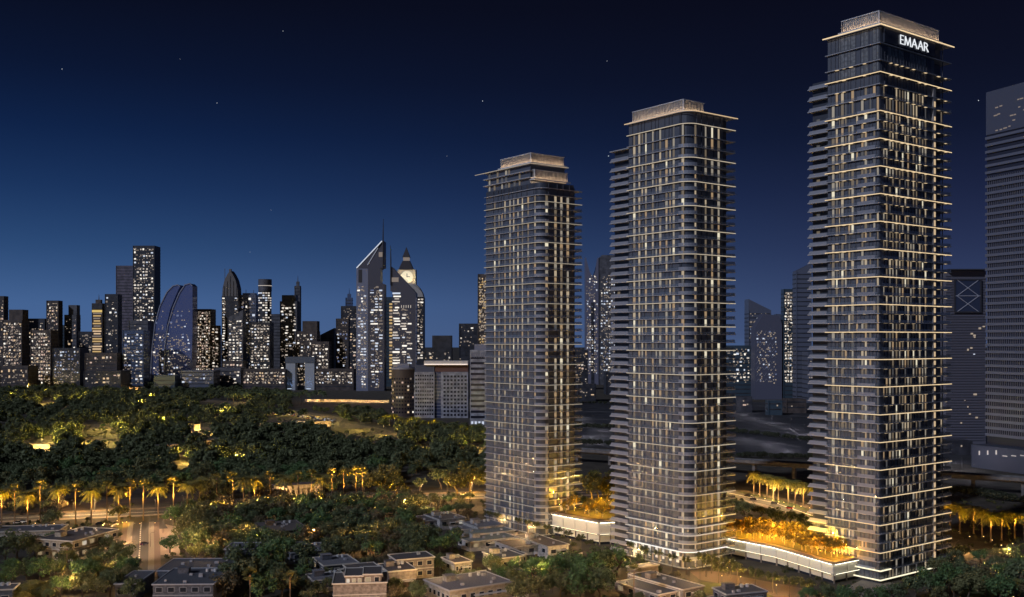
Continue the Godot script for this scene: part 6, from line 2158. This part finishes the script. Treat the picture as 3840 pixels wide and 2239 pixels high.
	# ---- garden trees among the villas: placed by hand where they stand out, then filled in
	var spots := [[52.0, 528.0, 5.5, 0], [174.0, 525.0, 6.0, 2], [186.0, 541.0, 7.0, 1], [170.0, 553.0, 4.5, 2], [196.0, 556.0, 8.0, 0], [17.0, 560.0, 7.5, 0], [5.0, 562.0, 7.0, 0], [85.0, 592.0, 7.5, 2], [121.0, 567.0, 6.0, 0], [100.0, 574.0, 5.0, 0], [110.0, 598.0, 6.0, 0], [12.0, 581.0, 5.0, 2], [26.0, 580.0, 5.0, 0], [40.0, 581.0, 5.5, 2], [56.0, 580.0, 5.0, 0], [3.0, 590.0, 5.0, 2], [95.0, 603.0, 6.0, 1], [132.0, 602.0, 5.0, 0],
		[535.0, 586.0, 6.5, 2], [552.0, 588.0, 7.0, 2], [568.0, 582.0, 7.5, 0], [585.0, 586.0, 7.5, 2], [602.0, 580.0, 7.0, 0], [617.0, 576.0, 6.5, 2], [560.0, 600.0, 7.0, 1], [580.0, 602.0, 7.0, 2], [600.0, 600.0, 7.0, 0], [540.0, 603.0, 6.0, 1], [520.0, 604.0, 5.5, 1], [505.0, 585.0, 4.0, 2], [516.0, 590.0, 5.0, 1], [2600.0, 603.0, 5.0, 0],
		[410.0, 556.0, 6.0, 0], [425.0, 554.0, 6.0, 0], [440.0, 557.0, 6.0, 2], [452.0, 552.0, 5.0, 2], [432.0, 545.0, 5.5, 0], [418.0, 540.0, 5.0, 1], [455.0, 545.0, 4.5, 0],
		[240.0, 575.0, 7.5, 0], [255.0, 570.0, 7.0, 0], [268.0, 575.0, 7.5, 2], [250.0, 590.0, 7.0, 1], [270.0, 590.0, 7.0, 0], [282.0, 598.0, 6.5, 1], [232.0, 590.0, 6.5, 0], [225.0, 600.0, 6.0, 3], [262.0, 602.0, 6.0, 2],
		[938.0, 575.0, 4.2, 0], [950.0, 587.0, 5.0, 2], [965.0, 582.0, 4.6, 0], [978.0, 592.0, 5.5, 1], [990.0, 580.0, 4.6, 0], [1005.0, 585.0, 5.0, 2], [1020.0, 590.0, 6.5, 0], [930.0, 598.0, 6.0, 2], [915.0, 603.0, 5.5, 0], [968.0, 603.0, 6.0, 1], [1000.0, 603.0, 6.0, 2], [962.0, 558.0, 3.4, 0], [980.0, 564.0, 3.8, 2], [1012.0, 560.0, 3.6, 0], [948.0, 556.0, 3.0, 0], [1022.0, 570.0, 4.2, 0], [995.0, 560.0, 3.2, 1],
		[880.0, 606.0, 4.0, 2], [895.0, 604.0, 4.5, 0], [862.0, 606.0, 4.0, 0], [845.0, 605.0, 4.0, 2], [826.0, 604.0, 4.0, 0], [808.0, 606.0, 4.0, 2],
		[720.0, 505.0, 5.0, 0], [732.0, 512.0, 5.0, 0], [745.0, 518.0, 5.5, 0], [760.0, 522.0, 5.0, 1], [775.0, 524.0, 5.0, 0], [790.0, 528.0, 5.0, 0], [805.0, 532.0, 5.0, 0], [570.0, 505.0, 5.0, 0], [580.0, 510.0, 5.0, 0], [560.0, 508.0, 4.0, 0], [840.0, 540.0, 4.0, 2], [850.0, 545.0, 4.0, 0]]
	var placed := []
	for q in spots:
		var p := spot(q[0], q[1])
		placed.append([p, q[2], q[3]])
	# fill: gardens between the boulevard and the villas
	var zones := [
		# u0, u1, v0, v1, how many, radius, gap
		[185.0, 262.0, 513.0, 562.0, 60, 5.6, 8.0],
		[262.0, 420.0, 508.0, 566.0, 95, 5.4, 8.0],
		[400.0, 470.0, 502.0, 522.0, 22, 4.0, 9.0],
		[60.0, 130.0, 566.0, 600.0, 14, 4.5, 9.0],
		[0.0, 60.0, 508.0, 516.0, 10, 4.5, 10.0],
		[930.0, 1030.0, 562.0, 604.0, 26, 3.8, 7.0],
		[280.0, 520.0, 566.0, 604.0, 34, 3.4, 6.5],
		[20.0, 130.0, 545.0, 604.0, 18, 3.6, 7.0],
		[520.0, 720.0, 560.0, 606.0, 14, 3.0, 6.5],
	]
	for z in zones:
		var tries := 0
		var got := 0
		while got < z[4] and tries < 4000:
			tries += 1
			var g0 := ground_depth(z[2])
			var g1 := ground_depth(z[3])
			var d := rng.randf_range(g1, g0)
			var u := rng.randf_range(z[0], z[1])
			var p := Vector3(at_depth(u, d), 0, -d)
			if inside_any(Vector2(p.x, p.z)):
				continue
			var near := false
			for o in placed:
				if o[0].distance_squared_to(p) < z[6] * z[6]:
					near = true
					break
			if near:
				continue
			placed.append([p, z[5] * rng.randf_range(0.7, 1.25), [0, 0, 1, 2, 3, 1][rng.randi() % 6]])
			got += 1
	var tones := ["dark green", "olive", "fresh green", "brownish"]
	for q in placed:
		var p: Vector3 = q[0]
		var best := 1e9
		var who := ""
		for hs in houses:
			var dd: float = hs[0].distance_to(p) - hs[1]
			if dd < best:
				best = dd
				who = hs[2]
		var size := "tall" if q[1] > 6.2 else "small" if q[1] < 4.4 else "mid-sized"
		var label := "%s %s garden tree near %s" % [size, tones[q[2]], who]
		if p.x > 130 and p.z > -460:
			label = "%s %s tree in the garden right of tallest tower" % [size, tones[q[2]]]
		elif p.x > 60 and p.z < -480:
			label = "%s %s tree behind the long podium" % [size, tones[q[2]]]
		broadleaf("garden_tree", label, "garden trees", p, q[1], crowns[rng.randi() % 6], trunks[rng.randi() % 2], leaves[q[2]], bark)

	# ---- park trees: the nearest 300 one by one, the rest as a wood
	var far := []
	var behind := {}
	var got := 0
	var cells := {}
	var cand := []
	for k in 26000:
		var d: float = sqrt(rng.randf_range(620.0 * 620.0, 2250.0 * 2250.0))
		var u := rng.randf_range(-30.0, 496.0)
		var p := Vector3(at_depth(u, d), 0, -d)
		var v := HORIZON + EYE * F / d
		# the park ends at the boulevard in front and at the offices on the right
		if v > lerpf(510.0, 488.0, u / 490.0) or (u > 385.0 and d > 1120.0) or (u > 290.0 and d > 1450.0) or (u > 240.0 and d > 1900.0):
			continue
		var gap := 11.0 if d < 1100 else 16.0
		var key := Vector3i(floori(p.x / gap), floori(p.z / gap), int(gap))
		if cells.has(key):
			continue
		if inside_any(Vector2(p.x, p.z)) or inside_any(Vector2(p.x * 0.985, p.z + 13.0)):
			continue
		cells[key] = true
		cand.append(p)
	cand.sort_custom(func(a, b): return a.z > b.z)
	for p in cand:
		var r := rng.randf_range(3.4, 6.2) + (2.6 if rng.randf() < 0.2 else 0.0)
		if got < 300:
			got += 1
			var tone: int = [0, 0, 0, 1, 0, 2][rng.randi() % 6]
			# told apart by the boulevard palm it stands behind and how far back
			var tu: float = 512.0 + p.x / -p.z * F
			var nearest := 0
			for k in row.size():
				if absf(row[k][0] - tu) < absf(row[nearest][0] - tu):
					nearest = k
			behind[nearest] = behind.get(nearest, 0) + 1
			var label := "%s park tree, %s one back behind the %s boulevard palm" % [["dark green", "olive", "fresh green"][tone], ordinal(behind[nearest] - 1), ordinal(nearest)]
			broadleaf("park_tree", label, "%s trees of the park wood" % ["dark green", "olive", "fresh green"][tone], p, r, crowns[rng.randi() % 6], trunks[rng.randi() % 2], leaves[tone], bark)
		else:
			far.append(Transform3D(Basis(Vector3.UP, rng.randf() * TAU) * Basis.from_scale(Vector3(r, r * rng.randf_range(0.85, 1.2), r)), p + Vector3(0, r * 1.05, 0)))
	for poly in clearings:
		for k in 4:
			var p2: Vector2 = poly[0].lerp(poly[1], rng.randf()).lerp(poly[3].lerp(poly[2], rng.randf()), rng.randf())
			var r := rng.randf_range(1.6, 3.2)
			broadleaf("clearing_tree", "small low tree standing alone on open ground in the park", "small trees on open park ground", Vector3(p2.x, 0, p2.y), r, crowns[rng.randi() % 6], trunks[rng.randi() % 2], leaves[rng.randi() % 3], bark)
	wood("park_wood", "dark wood filling the far park up to the skyline", far, crown_mesh(300, 1.0, 0.85, 16, 26, 0.15), leaf_mat("leaf_wood", Color(0.105, 0.125, 0.055)))
	# hedge rows beside the motorway and before the offices
	var rows := []
	for seg in [[[718.0, 431.0], [830.0, 444.0]], [[718.0, 457.0], [830.0, 460.0]], [[575.0, 428.0], [640.0, 429.0]], [[560.0, 404.0], [700.0, 405.0]], [[930.0, 442.0], [985.0, 452.0]], [[396.0, 424.0], [470.0, 430.0]], [[575.0, 444.0], [720.0, 452.0]], [[945.0, 492.0], [1040.0, 506.0]]]:
		var a := spot(seg[0][0], seg[0][1])
		var b := spot(seg[1][0], seg[1][1])
		for k in 26:
			var p := a.lerp(b, (k + rng.randf() * 0.7) / 26.0) + Vector3(rng.randf_range(-3, 3), 0, rng.randf_range(-4, 4))
			var r := rng.randf_range(2.8, 4.6)
			rows.append(Transform3D(Basis(Vector3.UP, rng.randf() * TAU) * Basis.from_scale(Vector3(r, r, r)), p + Vector3(0, r * 0.8, 0)))
	wood("motorway_trees", "dark hedge rows along the motorway behind the towers", rows, crown_mesh(301, 1.0, 0.8, 12, 26, 0.15), leaf_mat("leaf_hedge", Color(0.035, 0.042, 0.022)))
	# shrubs on the ground between the garden trees
	var low := []
	for k in 1500:
		var d := rng.randf_range(395.0, 640.0)
		var u := rng.randf_range(-10.0, 1040.0)
		var p := Vector3(at_depth(u, d), 0, -d)
		if inside_any(Vector2(p.x, p.z)):
			continue
		var r := rng.randf_range(0.7, 1.8)
		low.append(Transform3D(Basis(Vector3.UP, rng.randf() * TAU) * Basis.from_scale(Vector3(r, r, r)), p + Vector3(0, r * 0.5, 0)))
	for poly in clearings:
		for k in 46:
			var p2: Vector2 = poly[0].lerp(poly[1], rng.randf()).lerp(poly[3].lerp(poly[2], rng.randf()), rng.randf())
			p2 += Vector2(rng.randf_range(-5, 5), rng.randf_range(-34, 6))
			var r := rng.randf_range(0.5, 1.5)
			low.append(Transform3D(Basis(Vector3.UP, rng.randf() * TAU) * Basis.from_scale(Vector3(r * 1.6, r * 0.8, r * 1.6)), Vector3(p2.x, r * 0.35, p2.y)))
	wood("shrubs", "low shrubs on the ground between villas and towers", low, crown_mesh(302, 1.0, 0.7, 8, 22, 0.2), leaf_mat("leaf_shrub", Color(0.07, 0.075, 0.025)))


# Trees and cars that would share a label are counted from the left.
func count_from_left() -> void:
	var by := {}
	for o in get_children():
		if o.has_meta("category") and o.get_meta("category") in ["tree", "car"]:
			var l: String = o.get_meta("label")
			if not by.has(l):
				by[l] = []
			by[l].append(o)
	for l in by:
		var all: Array = by[l]
		if all.size() < 2:
			continue
		all.sort_custom(func(a, b): return a.position.x / -a.position.z < b.position.x / -b.position.z)
		for k in all.size():
			all[k].set_meta("label", "%s, %s from the left" % [l, ordinal(k)])


func broadleaf(called: String, label: String, group: String, p: Vector3, r: float, crown_m: Mesh, trunk: Mesh, leaf: Material, bark: Material) -> void:
	var t := thing(called, label, "tree", p, rng.randf() * TAU, group)
	part("trunk", trunk, bark, t, Transform3D(Basis.from_scale(Vector3.ONE * r * 1.6), Vector3.ZERO))
	part("crown", crown_m, leaf, t, Transform3D(Basis.from_scale(Vector3(r, r * rng.randf_range(0.9, 1.2), r)), Vector3(0, r * 1.12, 0)))


func wood(called: String, label: String, places: Array, m: Mesh, leaf: Material) -> void:
	var mm := MultiMesh.new()
	mm.transform_format = MultiMesh.TRANSFORM_3D
	mm.mesh = m
	mm.instance_count = places.size()
	for i in places.size():
		mm.set_instance_transform(i, places[i])
	var o := MultiMeshInstance3D.new()
	o.name = called
	o.multimesh = mm
	o.material_override = leaf
	add_child(o)
	tag(o, label, called.get_slice("_", 0) if called != "park_wood" else "wood", "", "stuff")


func build_stars() -> void:
	var ball := SphereMesh.new()
	ball.radius = 1.0
	ball.height = 2.0
	ball.radial_segments = 8
	ball.rings = 4
	var words := ["above the far left skyline", "high over the curved towers", "upper sky left of centre", "over the pointed tower", "left of shortest tower's crown", "just left of the middle tower's wing", "left of tallest tower at mid height", "between tallest tower and right edge", "upper sky centre, brighter", "upper sky right of centre", "low over the centre skyline", "near upper left edge of sky"]
	var i := 0
	for q in [[62.0, 69.0, 1.0], [283.0, 31.0, 0.8], [217.0, 103.0, 0.9], [271.0, 210.0, 0.5], [447.0, 156.0, 0.5], [608.5, 156.0, 1.2], [810.0, 248.0, 1.2], [978.5, 100.5, 1.2], [482.5, 101.0, 1.0], [607.0, 61.0, 0.7], [250.0, 252.0, 0.5], [180.0, 59.0, 0.5]]:
		var d := 12000.0
		var p := Vector3(at_depth(q[0], d), height(q[1], d), -d)
		var o := part("star", ball, glow("star_light", Color(0.85, 0.9, 1.0), 0.8), self, Transform3D(Basis.from_scale(Vector3.ONE * 4.4 * q[2]), p))
		tag(o, "tiny white star %s" % words[i], "star", "stars")
		i += 1
